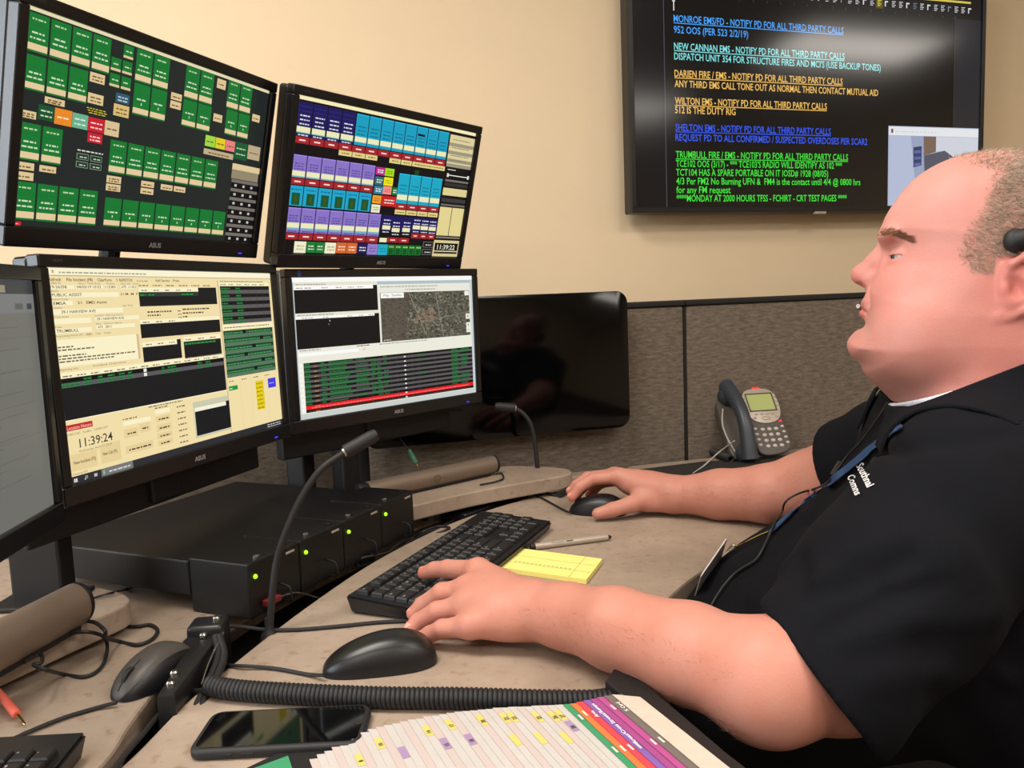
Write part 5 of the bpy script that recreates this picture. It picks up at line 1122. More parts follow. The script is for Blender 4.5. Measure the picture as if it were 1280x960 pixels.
def ear(s, sg):
    E = lambda a, b, z: hp(a, sg*b, z)
    s.cone(E(.072, .080, 1.140), E(.060, .082, 1.125), .016, .014, .012)                         # root against the head
    s.ell(E(.066, .090, 1.140), (.019, .0055, .031), .008, rot=[HA*.93+V3((0, 0, .36)), HB, V3((0, 0, .93))-HA*.36])
    rim = [E(.051, .088, 1.150), E(.056, .093, 1.163), (E(.068, .097, 1.171)), E(.082, .0985, 1.166), E(.088, .098, 1.150), E(.082, .097, 1.130), E(.068, .094, 1.114), E(.054, .0905, 1.106)]
    s.chain(rim, [.0042, .0046, .0050, .0052, .0052, .0048, .0046, .005], .003)
    s.ell(E(.048, .0885, 1.1085), (.013, .006, .0075), .005, rot=[HA*.85+V3((0, 0, .5)), HB, V3((0, 0, .85))-HA*.5])
    s.chain([E(.075, .096, 1.158), E(.072, .0955, 1.142), (E(.064, .0945, 1.128))], [.0036, .0042, .0036], .004)   # antihelix
    s.ell(E(.060, .099, 1.139), (.0075, .0085, .0125), .006, 's', rot=[HA*.93+V3((0, 0, .36)), HB, V3((0, 0, .93))-HA*.36])
    s.ell(E(.0495, .091, 1.137), (.0045, .005, .0075), .004)                                       # tragus
def head(s):
    s.add(head_fn, (.36, .80, .90), (.72, 1.16, 1.31), .0)
    for sg in (1, -1):
        s.ell(hp(-.068, sg*.032, 1.2035), (.010, .024, .0075), .014, rot=HR)                        # brow
        s.ell(hp(-.0700, sg*.0500, 1.1800), (.0165, .0170, .0115), .012, 's', rot=HR)                    # socket
        s.ell(hp(-.0505, sg*.0385, 1.1785), (.0162, .0162, .0150), .004, rot=HR)                     # lids over the eyeball
        s.ell(hp(-.0615, sg*.0465, 1.1783), (.0145, .0100, .0028), .0010, 's', rot=[HA*.57+HB*sg*.82, HB*sg*.57-HA*.82, V3((0, 0, 1))])    # opening between the lids
        s.ell(hp(-.050, sg*.040, 1.140), (.024, .022, .020), .028, rot=HR)                           # cheek
        s.ell(hp(-.035, sg*.066, 1.085), (.040, .022, .034), .035, rot=HR)                           # jowl
        s.ell(hp(-.0865, sg*.0135, 1.1520), (.0105, .0075, .0085), .006, rot=HR)                     # nostril wing
    s.chain([hp(-.0700, 0, 1.196), hp(-.0830, 0, 1.1765), hp(-.0990, 0, 1.1605)], [.0075, .0090, .0118], .010)
    s.cone(hp(-.0990, 0, 1.1600), hp(-.0835, 0, 1.1530), .0115, .013, .007)
    for sg in (1, -1): s.ell(hp(-.0985, sg*.0075, 1.1465), (.0055, .0036, .0035), .003, 's', rot=HR)
    for sg in (1, -1):
        s.cone(hp(-.0900, sg*.0235, 1.151), hp(-.0885, sg*.0365, 1.127), .0010, .0008, .012, 's')        # fold from nose to mouth
    s.ell(hp(-.0858, 0, 1.1228), (.0130, .0265, .0062), .010, rot=HR)                                # lips
    s.ell(hp(-.0880, 0, 1.1108), (.0140, .0240, .0070), .008, rot=HR)
    s.chain([hp(-.0835, .026, 1.1145), hp(-.0935, .014, 1.1168), hp(-.0980, 0, 1.1175), hp(-.0935, -.014, 1.1168), hp(-.0835, -.026, 1.1145)], [.0012, .0013, .0014, .0013, .0012], .0) if False else None
    for sg in (1, -1):
        for p0, p1 in ((hp(-.0918, sg*.0275, 1.1138), hp(-.0978, sg*.0135, 1.1166)), (hp(-.0978, sg*.0135, 1.1166), hp(-.1008, 0, 1.1172))): s.cone(p0, p1, .0015, .0016, .0012, 's')
    s.cone(hp(-.1005, -.018, 1.0985), hp(-.1005, .018, 1.0985), .0022, .0022, .010, 's')               # dip under the lip
    ear(s, 1); ear(s, -1)
    return s
# arms and hands, near arm first; points read off the photo
ARM_M = V3(P(1050, 828, .765))
FT, LT = V3((-.94, .34, 0)), V3((-.34, -.94, 0))          # the way the chest faces; his left
SL, SR_ = V3(P(1205, 606, .85)), V3((.655, 1.19, .93))
LE, LW = V3(P(952, 850, .735)), V3(P(664, 762, .945))
RE, RW = V3((.510, 1.380, .803)), V3(P(842, 618, 1.49))
def hand(s, w_, mcps, fingers, rad, pad, thumb, trad):
    for q, r in mcps: s.cone(w_, q, .027, r, .016)
    for c, r, ax in pad: s.ell(c, r, .016, rot=ax)
    for f_, r in zip(fingers, rad): s.chain(f_, r, .0035, .008)
    s.chain(thumb, trad, .005, .012)
def arm_l(s):
    s.chain([SL, ARM_M, LE+V3((.01, .0, .0))], [.066, .061, .052], .03)
    s.chain([LE, V3(P(862, 816, .795)), V3(P(770, 786, .86)), V3(P(708, 770, .915)), LW], [.0500, .0490, .0435, .0365, .0310], .012, .03)
    s.ell(LE+V3((.010, -.004, -.010)), (.050, .048, .043), .02)
    s.ell(V3(P(690, 766, .93)), (.05, .038, .023), .02, rot=[V3((-.85, .5, 0)), V3((.5, .85, 0)), V3((0, 0, 1))])
    im, mm, rm, lm_ = [V3(P(*q)) for q in ((598, 714, 1.03), (586, 736, .995), (582, 757, .965), (588, 782, .930))]
    F = [[im, V3(P(560, 711, 1.072)), V3(P(543, 712, 1.09)), V3(P(530, 716, 1.10))], [mm, V3(P(552, 741, 1.005)), V3(P(529, 756, 1.018)), V3(P(517, 767, 1.018))],
         [rm, V3(P(546, 764, .975)), V3(P(523, 777, .985)), V3(P(514, 786, .980))], [lm_, V3(P(553, 786, .942)), V3(P(537, 793, .95)), V3(P(525, 799, .950))]]
    th = [LW+V3((-.02, .03, -.005)), V3(P(618, 728, 1.03)), V3(P(590, 740, 1.05)), V3(P(570, 738, 1.06))]
    th = [V3((-.02, 1.00, .765)), V3((-.052, 1.045, .762)), V3((-.082, 1.068, .757)), V3((-.106, 1.082, .757))]
    hand(s, LW, [(im, .0175), (mm, .0175), (rm, .0168), (lm_, .0162)], F, [[.0145, .0122, .0108, .0092], [.0145, .0124, .0110, .0094], [.0140, .0120, .0108, .0092], [.0132, .0112, .0100, .0086]],
         [(V3(P(622, 745, .975)), (.052, .042, .0215), [V3((-.8, .6, 0)), V3((.6, .8, 0)), V3((0, 0, 1))]), (V3(P(625, 775, .94)), (.040, .022, .021), [V3((-.8, .6, 0)), V3((.6, .8, 0)), V3((0, 0, 1))])], th, [.018, .0135, .0115, .0095])
    return F
def arm_r(s):
    s.chain([SR_, RE], [.08, .06], .03)
    s.chain([RE, V3(P(960, 617, 1.41)), V3(P(900, 618, 1.455)), RW], [.052, .0505, .0445, .0315], .012, .03)
    im, mm, rm, lm_ = V3(P(774, 596, 1.53)), V3((.193, 1.556, .796)), V3((.200, 1.580, .788)), V3((.212, 1.600, .778))
    F = [[im, V3(P(741, 599, 1.535)), V3(P(724, 609, 1.53)), V3(P(715, 621, 1.525))], [mm, V3((.140, 1.562, .792)), V3((.118, 1.558, .779)), V3((.106, 1.556, .768))], [rm, V3((.152, 1.596, .780)), V3((.132, 1.594, .765)), V3((.122, 1.59, .753))], [lm_, V3((.172, 1.616, .768)), V3((.156, 1.614, .754)), V3((.148, 1.61, .744))]]
    th = [V3(P(815, 620, 1.50)), V3(P(790, 630, 1.478)), V3(P(766, 637, 1.470)), V3(P(747, 642, 1.470))]
    hand(s, RW, [(im, .0165), (mm, .0165), (rm, .016), (lm_, .0155)], F, [[.0135, .0118, .0108, .0092], [.0135, .0118, .0106, .009], [.013, .0112, .0102, .009], [.012, .0105, .0094, .0082]],
         [(V3(P(806, 606, 1.525)), (.048, .036, .022), [V3((-.95, .3, 0)), V3((.3, .95, 0)), V3((0, 0, 1))]), (V3(P(812, 628, 1.49)), (.032, .016, .018), [V3((-.95, .3, 0)), V3((.3, .95, 0)), V3((0, 0, 1))])], th, [.0185, .0152, .0130, .0105])
    return F
TR = [FT, LT, V3((0, 0, 1))]
def torso(s, g):
    s.cone((.598, .985, .985), SL+V3((0, 0, .0)), .078+g, .080+g, .05); s.cone((.610, .995, .98), SR_, .078+g, .078+g, .05)
    s.ell((.640, 1.025, .885), (.185+g, .190+g, .20+g), .08, rot=TR)
    tl = [FT*.80-V3((0, 0, .60)), LT, FT*.60+V3((0, 0, .80))]
    s.ell((.415, 1.062, .684), (.275+g, .205+g, .150+g), .09, rot=tl)
    s.ell((.70, 1.03, .66), (.22+g, .23+g, .22+g), .10, rot=TR)
    s.ell((.74, 1.03, .55), (.19+g, .20+g, .14+g), .06, rot=TR)
body = Solid(); head(body); torso(body, -.024); FL_ = arm_l(body); FR_ = arm_r(body)
me = keep_big(skin_mesh('person', body.eval, (-.17, .66, .40), (.98, 1.66, 1.32), .0021), 500)
# skin tone: redder ears, nose, lips and fingers
co = np.empty(len(me.vertices)*3); me.vertices.foreach_get('co', co); co = co.reshape(-1, 3)
xa = (co-HC)@HA; xb = (co-HC)@HB; z_ = co[:, 2]
base = np.tile(np.array(S(198, 137, 127)[:3]), (len(co), 1)); red = np.array(S(196, 108, 98)[:3]); lip = np.array(S(176, 98, 94)[:3]); pale = np.array(S(206, 152, 141)[:3]); beard = np.array(S(176, 132, 120)[:3])
def mixc(c, w_): global base; w_ = np.clip(w_, 0, 1)[:, None]; base = base*(1-w_)+c*w_
hd = (z_ > .97) & (np.hypot(co[:, 0]-.53, co[:, 1]-.98) < .2)
g_ = lambda a, b, z, r: np.exp(-(((xa-a)/r)**2+((np.abs(xb)-b)/r)**2+((z_-z)/r)**2))*hd
mixc(pale, g_(-.06, .02, 1.25, .05)*.8); mixc(red, g_(-.05, .05, 1.14, .035)*.40); mixc(red, g_(-.105, 0, 1.158, .018)*.5); mixc(red, g_(.066, .09, 1.14, .035)*.7); mixc(red, g_(.06, .09, 1.05, .05)*.35)
mixc(beard, g_(-.05, .05, 1.06, .045)*.55+g_(-.06, .03, 1.02, .04)*.5); mixc(lip, (((xa < -.081) & (np.abs(xb) < .025) & (np.abs(z_-1.1168) < .0095))*.7)*hd)
mixc(S(240, 178, 152)[:3] if False else np.array(S(194, 136, 118)[:3]), (~hd)*.8)
for f_ in FL_+FR_: mixc(red, np.exp(-(np.linalg.norm(co-f_[-1], axis=1)/.014)**2)*.45); mixc(red, np.exp(-(np.linalg.norm(co-f_[1], axis=1)/.012)**2)*.2)
hairw = np.clip((xa-np.interp(z_, [1.05, 1.10, 1.154, 1.1555, 1.176, 1.198, 1.228, 1.250, 1.266, 1.278, 1.30], [.100, .092, .030, .011, .004, .008, .026, .031, .036, .010, -.024]))/.02, 0, 1)*hd*(z_ > 1.06)*(1-.7*np.clip((z_-1.262)/.02, 0, 1))
ears = (np.abs(xa-.068) < .028) & (z_ < 1.172) & (z_ > 1.08); mixc(np.array(S(150, 118, 100)[:3]), hairw*.55*(~ears)*((z_ > 1.15) | (xa > .085)))
def set_col(me, c):
    at = me.color_attributes.new('Col', 'FLOAT_COLOR', 'POINT'); at.data.foreach_set('color', np.hstack([c, np.ones((len(c), 1))]).astype(np.float32).ravel())
set_col(me, base)
man = link('person', me, M['skin']); tag(man, 'heavyset man in a black polo shirt seated in profile, typing and using a mouse', 'person')

# polo shirt
def fold(X, Y, Z):                                       # drape: long soft folds from armpit and belly
    d = 0*X+0*Y+0*Z
    for (px_, py_, pz, dx, dy, dz, w_, a_) in FOLDS:
        qx, qy, qz = X-px_, Y-py_, Z-pz; t_ = np.clip(qx*dx+qy*dy+qz*dz, -.0, .22)
        r2 = (qx-t_*dx)**2+(qy-t_*dy)**2+(qz-t_*dz)**2; d = d-a_*np.exp(-r2/(w_*w_))*(1-.6*t_/.22)
    return d
def ridge(p, q, w_, a_): p, q = V3(p), V3(q); d = (q-p)/np.linalg.norm(q-p); return (*p, *d, w_, a_)
FOLDS = []
hemA, hemB = V3(P(955, 764, .715)), V3(P(1087, 934, .715))
axl = (LE-SL)/np.linalg.norm(LE-SL)
shirt = Solid(); torso(shirt, .004)
slv = Solid(); slv.chain([SL+V3((.01, 0, -.01)), V3(P(1120, 735, .80)), V3(P(1024, 846, .752)), V3(P(960, 900, .735))], [.098, .095, .0815, .080], .02)
slr = Solid(); slr.chain([SR_, RE-(RE-SR_)*.02], [.095, .084], .02)
hm = V3(P(1021, 848, .752)); hn = V3(ray(955, 765).cross(ray(1086, 933))); hn /= np.linalg.norm(hn); hn = hn if hn@(V3(P(950, 903, .715))-hm) > 0 else -hn
axr = (RE-SR_)/np.linalg.norm(RE-SR_); hmr = RE-axr*.075
def hem_l(X, Y, Z): return (X-hm[0])*hn[0]+(Y-hm[1])*hn[1]+(Z-hm[2])*hn[2]
def hem_r(X, Y, Z): return (X-hmr[0])*axr[0]+(Y-hmr[1])*axr[1]+(Z-hmr[2])*axr[2]
slv.add(hem_l, (-9, -9, -9), (9, 9, 9), .004, 'x'); slr.add(hem_r, (-9, -9, -9), (9, 9, 9), .004, 'x')
arm_in = Solid(); arm_in.chain([V3(P(1120, 735, .80)), V3(P(1024, 846, .752)), V3(P(960, 900, .735))], [.086, .0755, .074], .0)
arm_ir = Solid(); arm_ir.chain([SR_, RE], [.085, .064], .0)
neck_in = Solid(); neck_in.add(lambda X, Y, Z: head_fn(X, Y, Z)-.004, (.36, .80, .90), (.72, 1.16, 1.31), 0)
def clip_n(X, Y, Z): return Z-(1.002+.42*np.maximum((X-.53)*HA[0]+(Y-.98)*HA[1]+.03, 0)+.06*np.abs((X-.53)*HB[0]+(Y-.98)*HB[1]))-2.5*np.maximum(np.hypot(X-.587, Y-.949)-.128, 0)     # open neck, rising to the back
shirt.add(clip_n, (-9, -9, -9), (9, 9, 9), .006, 'x')
def shirt_ev(X, Y, Z, lo=None, hi=None):
    d = shirt.eval(X, Y, Z, lo, hi, .09); d = smin(d, slv.eval(X, Y, Z), .008); d = smin(d, slr.eval(X, Y, Z), .03)
    d = d+.0022*np.sin(38*X+22*Z+3*np.sin(17*Y))*np.sin(23*Y-15*Z+2*np.sin(19*X))
    for f_ in FOLDS:
        q = [X-f_[0], Y-f_[1], Z-f_[2]]; t_ = np.clip(q[0]*f_[3]+q[1]*f_[4]+q[2]*f_[5], 0, f_[8])
        r2 = (q[0]-t_*f_[3])**2+(q[1]-t_*f_[4])**2+(q[2]-t_*f_[5])**2; d = d+f_[7]*np.exp(-r2/f_[6]**2)*(.75+.25*np.sin(np.pi*np.clip(t_/f_[8], 0, 1)))
    # hollow sleeves a little way in
    tl_ = (X-hm[0])*hn[0]+(Y-hm[1])*hn[1]+(Z-hm[2])*hn[2]; e = arm_in.eval(X, Y, Z); e = np.maximum(e, -(tl_+.03)); d = np.maximum(d, -e)
    return d
def mk(p, q, w_, a_): p, q = V3(p), V3(q); L_ = np.linalg.norm(q-p); return (*p, *((q-p)/L_), w_, a_, L_)
def on_cloth(px, py):                                    # march along the line of sight to the plain cloth
    d = V3(ray(px, py)); d /= np.linalg.norm(d); t_ = .45
    for _ in range(60):
        q = V3(O)+d*t_; e = float(shirt_ev(*[np.array([c]) for c in q])[0])
        if abs(e) < .0008: break
        t_ += e*.7
    return V3(O)+d*t_
def crease(pts, w_, a_): q = [on_cloth(*p) for p in pts]; return [mk(q[i], q[i+1], w_, a_) for i in range(len(q)-1) if np.linalg.norm(q[i+1]-q[i]) < .25]
fl_ = []
for pts, w_, a_ in (([(1000, 740), (998, 700), (1012, 650), (1035, 610)], .011, .011), ([(1035, 610), (1080, 580), (1130, 563)], .010, .010), ([(1130, 563), (1200, 552), (1270, 540)], .012, .006), ([(1040, 575), (1110, 535), (1190, 515)], .013, -.005),
                    ([(1010, 730), (1070, 690), (1130, 670)], .010, -.005), ([(1000, 745), (1060, 735), (1140, 700)], .009, .005), ([(920, 722), (965, 690), (1000, 655)], .010, .004), ([(940, 745), (985, 705), (1010, 640)], .012, -.005), ([(1060, 800), (1140, 775), (1240, 770)], .013, -.005), ([(1090, 850), (1170, 840), (1260, 850)], .014, -.005), ([(1150, 640), (1200, 690), (1250, 760)], .016, -.004), ([(1030, 790), (1110, 745), (1180, 730)], .009, .004)): fl_ += crease(pts, w_, a_)
FOLDS = fl_
me = keep_big(skin_mesh('polo_shirt', shirt_ev, (.10, .62, .46), (1.0, 1.40, 1.10), .0035), 300); so = link('polo_shirt', me, M['shirt'], man); so['label'] = 'black knit polo shirt'
# collar: a band standing round the neck and folded over the shirt
col_s = Solid(); torso(col_s, .010); col_s.add(lambda X, Y, Z: head_fn(X, Y, Z)-.009, (.36, .80, .90), (.72, 1.16, 1.31), .03)
def collar_ev(X, Y, Z, lo=None, hi=None):
    d = np.abs(col_s.eval(X, Y, Z, lo, hi, .09))-.0022; a = (X-.53)*HA[0]+(Y-.98)*HA[1]; b = (X-.53)*HB[0]+(Y-.98)*HB[1]
    top = Z-(1.008+.45*np.maximum(a+.03, -.02)+.06*np.abs(b)); bot = Z-(.966+.42*np.maximum(a+.03, -.03)+.0*np.abs(b))
    front = np.abs(b)-(-.010+.0*a) ; d = np.maximum(d, np.maximum(top, -bot)); d = np.maximum(d, -(np.abs(b)+.5*(a+.02)-.020)); return np.maximum(d, np.hypot(X-.60, Y-.96)-.19)
me = keep_big(skin_mesh('collar', collar_ev, (.42, .78, .92), (.80, 1.20, 1.12), .0018), 150); link('collar', me, M['shirt'], so)
# white undershirt at the throat
me = skin_mesh('undershirt', lambda X, Y, Z, lo=None, hi=None: np.maximum(np.maximum(np.abs(body.eval(X, Y, Z)-.0030)-.0018, Z-1.014-.40*((X-.53)*HA[0]+(Y-.98)*HA[1]+.03)), np.maximum(.935-Z+0*X+0*Y, ((X-.53)*HA[0]+(Y-.98)*HA[1])-.004)), (.42, .80, .92), (.70, 1.15, 1.05), .002)
link('undershirt', keep_big(me, 100), M['undershirt'], man)

# trousers, shoes, chair
leg = Solid()
for sg, hx in ((1, LT*.10), (-1, -LT*.10)):
    hip = V3((.74, 1.03, .545))+hx; knee = hip+FT*.44+LT*sg*.04+V3((0, 0, -.01)); ank = knee+FT*.02+V3((0, 0, -.44))
    leg.chain([hip, knee], [.105, .075], .04); leg.chain([knee, ank], [.072, .050], .04)
leg.ell((.75, 1.03, .545), (.20, .205, .115), .05, rot=TR)
me = skin_mesh('trousers', lambda X, Y, Z, lo=None, hi=None: np.maximum(leg.eval(X, Y, Z, lo, hi, .08), Z-.70+0*X+0*Y), (.10, .70, .04), (1.0, 1.5, .72), .006); link('trousers', me, M['trouser'], man)
for sg in (1, -1):
    hip = V3((.74, 1.03, .545))+LT*.10*sg; an = hip+FT*.46+LT*sg*.04; sh = Solid(); sh.cone((an[0], an[1], .055), (an[0], an[1], .10), .045, .05, .02)
    sh.ell((*(an[:2]+FT[:2]*.07), .040), (.135, .048, .042), .03, rot=TR)
    me = skin_mesh('shoe', lambda X, Y, Z, lo=None, hi=None: np.maximum(sh.eval(X, Y, Z, lo, hi, .06), .002-Z+0*X+0*Y), (an[0]-.25, an[1]-.18, -.01), (an[0]+.15, an[1]+.2, .16), .004); link('shoe', me, M['matte'], man)
ch = V3((.78, 1.02, 0)); t = thing('office_chair', 'black swivel office chair the man is sitting on', 'chair', mw=frame(tuple(ch), tuple(LT)))
bm = nb(); prism(bm, rrect(.48, .46, .08, 6), .375, .43, .02, 3); obj('seat', bm, M['trouser'], t, True)
bm = nb(); prism(bm, rrect(.42, .40, .08, 6), .0, .05, .02, 3, mw=Matrix.Translation((0, -.285, .74)) @ Matrix.Rotation(R(82), 4, 'X')); obj('backrest', bm, M['trouser'], t, True)
bm = nb(); tube(bm, [(0, -.10, .365), (0, -.27, .365), (0, -.335, .44), (0, -.325, .60)], .018, 10); obj('back_support', bm, M['matte'], t, True)
bm = nb(); lathe(bm, [(.028, .09), (.028, .25), (.018, .251), (.018, .36), (.08, .361), (.08, .374)], 20); obj('gas_column', bm, M['matte'], t, True)
for k in range(5):
    a = 2*math.pi*k/5+.3; c, s_ = math.cos(a), math.sin(a); bm = nb(); tube(bm, [(c*.03, s_*.03, .105), (c*.16, s_*.16, .09), (c*.29, s_*.29, .07)], lambda q: .02-.008*q, 10); lg = obj('star_leg', bm, M['matte'], t, True)
    bm = nb(); lathe(bm, [(.022, -.012), (.028, -.010), (.028, .010), (.022, .012)], 18, Matrix.Translation((c*.29, s_*.29, .0285)) @ Matrix.Rotation(a, 4, 'Z') @ Matrix.Rotation(R(90), 4, 'X')); obj('castor', bm, M['rubber'], lg, True)

# eyes, brows, hair
for sg in (1, -1):
    c = hp(-.0505, sg*.0385, 1.1785); bm = nb(); ball(bm, (0, 0, 0), .0140, seg=24); eo = obj('eyeball', bm, M['eye_white'], man, True, mw=Matrix.Translation(c))
    bm = nb(); d = Vector(-HA+HB*sg*.42).normalized(); q = Vector((0, 0, 1)).rotation_difference(d).to_matrix().to_4x4(); lathe(bm, [(.0060, .0129), (.0050, .0133), (.0028, .0140), (.0002, .0142)], 20, q); obj('iris', bm, M['iris'], eo, True)
    bm = nb(); lathe(bm, [(.0024, .0142), (.0014, .0143), (.0002, .0144)], 14, q); obj('pupil', bm, M['dark_gap'], eo, True)
def surf_pts(n, test, sd_, bx=((-.13, .17), (-.11, .11), (.98, 1.31))):                              # points on the head's skin that pass a test
    rs = np.random.RandomState(sd_); hs = Solid(); head(hs); out = []
    a = rs.uniform(*bx[0], n*30); b = rs.uniform(*bx[1], n*30); z = rs.uniform(*bx[2], n*30); k = test(a, b, z); a, b, z = a[k], b[k], z[k]
    Q = HC+a[:, None]*HA+b[:, None]*HB+z[:, None]*V3((0, 0, 1))
    for _ in range(6):
        d = hs.eval(*Q.T).astype(float); e = .0008; g = np.stack([(hs.eval(*(Q+e*np.eye(3)[i]).T)-d)/e for i in range(3)], 1); g /= np.linalg.norm(g, axis=1)[:, None]+1e-9; Q = Q-g*d[:, None]*.9
        near = np.abs(d) < .03; Q, g, d = Q[near], g[near], d[near]
    A_ = (Q-HC)@HA; B_ = (Q-HC)@HB; k = test(A_, B_, Q[:, 2]) & (np.abs(d) < .002)
    return Q[k][:n], g[k][:n], A_[k][:n], B_[k][:n]
def strands(name, Q, g, dirs, ln, wd_, cols, m_, parent):
    """short tapering hairs: three-sided slivers rooted in the skin"""
    n = len(Q); t_ = np.cross(dirs, g); t_ /= np.linalg.norm(t_, axis=1)[:, None]+1e-9; u_ = np.cross(dirs, t_)
    V = np.concatenate([Q+t_*wd_, Q-t_*wd_*.5+u_*wd_*.87, Q-t_*wd_*.5-u_*wd_*.87, Q+dirs*ln[:, None]]); i = np.arange(n)
    F = np.concatenate([np.stack([i, i+n, i+3*n], 1), np.stack([i+n, i+2*n, i+3*n], 1), np.stack([i+2*n, i, i+3*n], 1)])
    me = bpy.data.meshes.new(name); me.from_pydata(V.tolist(), [], F.tolist()); set_col(me, np.concatenate([cols]*4)); return link(name, me, m_, parent)
def hairline(a, b, z):                                   # behind this line hair grows
    side = np.interp(z, [1.05, 1.10, 1.154, 1.1555, 1.176, 1.198, 1.228, 1.250, 1.266, 1.278, 1.30], [.100, .092, .030, .011, .004, .008, .026, .031, .036, .010, -.024])
    return a-side
earfree = lambda a, b, z: ~((np.abs(a-.068) < .030) & (z < 1.172) & (z > 1.08)) & ~((z < 1.154) & (a < .085))
def dens(a, b, z): return np.clip(hairline(a, b, z)/.018, 0, 1)*(1-.72*np.clip((z-1.262)/.02, 0, 1)*np.clip(1-(a-.05)/.06, 0, 1))
tst = lambda a, b, z: (hairline(a, b, z) > -.001) & (z > 1.055) & earfree(a, b, z) & (np.abs(b) < .095)
Q, g, A_, B_ = surf_pts(60000, tst, 5); rs = np.random.RandomState(9); dd = dens(A_, B_, Q[:, 2]); k = rs.rand(len(Q)) < .12+.88*dd; Q, g, A_, dd = Q[k], g[k], A_[k], dd[k]
dr = g*.55+HA*.55+V3((0, 0, -.35))+rs.normal(0, .28, Q.shape); dr /= np.linalg.norm(dr, axis=1)[:, None]
c1, c2, c3 = np.array(S(166, 148, 128)[:3]), np.array(S(140, 122, 104)[:3]), np.array(S(192, 176, 154)[:3]); r_ = rs.rand(len(Q))[:, None]; cc = np.where(r_ < .45, c1, np.where(r_ < .8, c2, c3))
ho = strands('hair', Q-g*.0005, g, dr, rs.uniform(.004, .008, len(Q)), .00036, cc, M['hair'], man); ho['label'] = 'short greying brown buzz cut'; ho['kind'] = 'stuff'
bt = lambda a, b, z: (np.abs(z-(1.2075-.48*np.maximum(a+.064, 0))) < .0038) & (a < -.036) & (np.abs(b) > .010) & (np.abs(b) < .060)
Q, g, A_, B_ = surf_pts(2200, bt, 6, ((-.085, -.03), (-.062, .062), (1.185, 1.215))); dr = g*.35+HA*.7+HB*np.sign(B_)[:, None]*.4+rs.normal(0, .15, Q.shape); dr /= np.linalg.norm(dr, axis=1)[:, None]; r_ = rs.rand(len(Q))[:, None]
eb = strands('eyebrow', Q-g*.0004, g, dr, rs.uniform(.005, .009, len(Q)), .00034, np.where(r_ < .5, np.array(S(168, 120, 92)[:3]), np.array(S(140, 98, 76)[:3])), M['hair'], man); eb['kind'] = 'stuff'
# fine fair hair on the forearms
rs = np.random.RandomState(12); vs_ = np.empty(len(man.data.vertices)*3); man.data.vertices.foreach_get('co', vs_); vs_ = vs_.reshape(-1, 3); nr_ = np.empty(len(man.data.vertices)*3); man.data.vertices.foreach_get('normal', nr_); nr_ = nr_.reshape(-1, 3)
def on_arm(A0, B0, r0):
    d = B0-A0; t_ = ((vs_-A0)@d)/(d@d); return np.nonzero((t_ > .0) & (t_ < 1.02) & (np.linalg.norm(vs_-A0-np.clip(t_, 0, 1)[:, None]*d, axis=1) < r0) & (nr_[:, 2] > -.55))[0]
for (A0, B0) in ((LE, LW), (RE, RW)):
    ix = on_arm(A0, B0, .085); ix = rs.choice(ix, min(3200, len(ix)), False); d = (B0-A0)/np.linalg.norm(B0-A0); up = np.cross(d, V3((0, 0, 1)))
    dr = nr_[ix]*.35+d*.6+rs.normal(0, .3, (len(ix), 3))+V3((0, 0, .15)); dr /= np.linalg.norm(dr, axis=1)[:, None]
    ah = strands('arm_hair', vs_[ix]-nr_[ix]*.0004, nr_[ix], dr, rs.uniform(.004, .010, len(ix)), .00016, np.tile(np.array(S(176, 126, 96)[:3]), (len(ix), 1)), M['hair'], man); ah['kind'] = 'stuff'
# fingernails
for f_ in FL_+FR_:
    tip, pv = Vector(f_[-1]), Vector(f_[-2]); d = (tip-pv).normalized(); up = (Vector((0, 0, 1))-d*d.z).normalized(); mw = frame(tip-d*.001+up*.0078, d, up)
    bm = nb(); ball(bm, (0, 0, 0), 1, (.0066, .0052, .0016), 14); obj('fingernail', bm, M['skin_nail'], man, True, mw=mw)

# things he wears: seated on the shirt by dropping points onto it
from mathutils.bvhtree import BVHTree
sbm = nb(); sbm.from_mesh(so.data); cbm = [o for o in so.children][0]; sbm.from_mesh(cbm.data); SBV = BVHTree.FromBMesh(sbm)
def on_shirt(px, py, lift=.003, far=1.3):                # first cloth met along the line of sight
    d = ray(px, py).normalized(); h = SBV.ray_cast(O, d)
    if h[0] is None: return P(px, py, far)
    n = h[1] if h[1].dot(d) < 0 else -h[1]; return h[0]+n*lift
t = thing('lanyard', 'blue neck lanyard with metal clip and clear badge hanging on the black shirt', 'lanyard')
def ribbon(pts, w_, name, parent, m_):
    p = spline(pts, 6); bm = nb(); prev = None
    for i, q in enumerate(p):
        T_ = (p[min(i+1, len(p)-1)]-p[max(i-1, 0)]).normalized(); h = SBV.find_nearest(q); n = (q-h[0]).normalized() if h[0] is not None and (q-h[0]).length > 1e-6 else Vector((0, -1, 0)); sx = T_.cross(n).normalized()*w_/2
        cur = [bm.verts.new(q+sx), bm.verts.new(q-sx), bm.verts.new(q-sx+n*.0012), bm.verts.new(q+sx+n*.0012)]
        if prev:
            for k in range(4): bm.faces.new((prev[k], prev[(k+1) % 4], cur[(k+1) % 4], cur[k]))
        prev = cur
    return obj(name, bm, M[m_], parent)
ribbon([on_shirt(x, y, .004) for x, y in ((1130, 536), (1124, 540), (1112, 548), (1096, 559), (1080, 572), (1062, 587), (1040, 604), (1015, 623), (992, 643), (974, 660), (964, 669))], .011, 'ribbon', t, 'navy')
bm = nb(); tube(bm, [on_shirt(x, y, .006) for x, y in ((964, 669), (952, 674), (942, 679), (934, 683), (925, 687))], .0016, 8); obj('clip', bm, M['brass'], t, True)
bm = nb(); tube(bm, [on_shirt(925, 687, .006), on_shirt(919, 688, .008), on_shirt(906, 692, .010)], .0014, 8); tube(bm, [on_shirt(923, 689, .006), on_shirt(915, 696, .008), on_shirt(908, 702, .008)], .0014, 8); obj('strap_clip', bm, M['steel'], t, True)
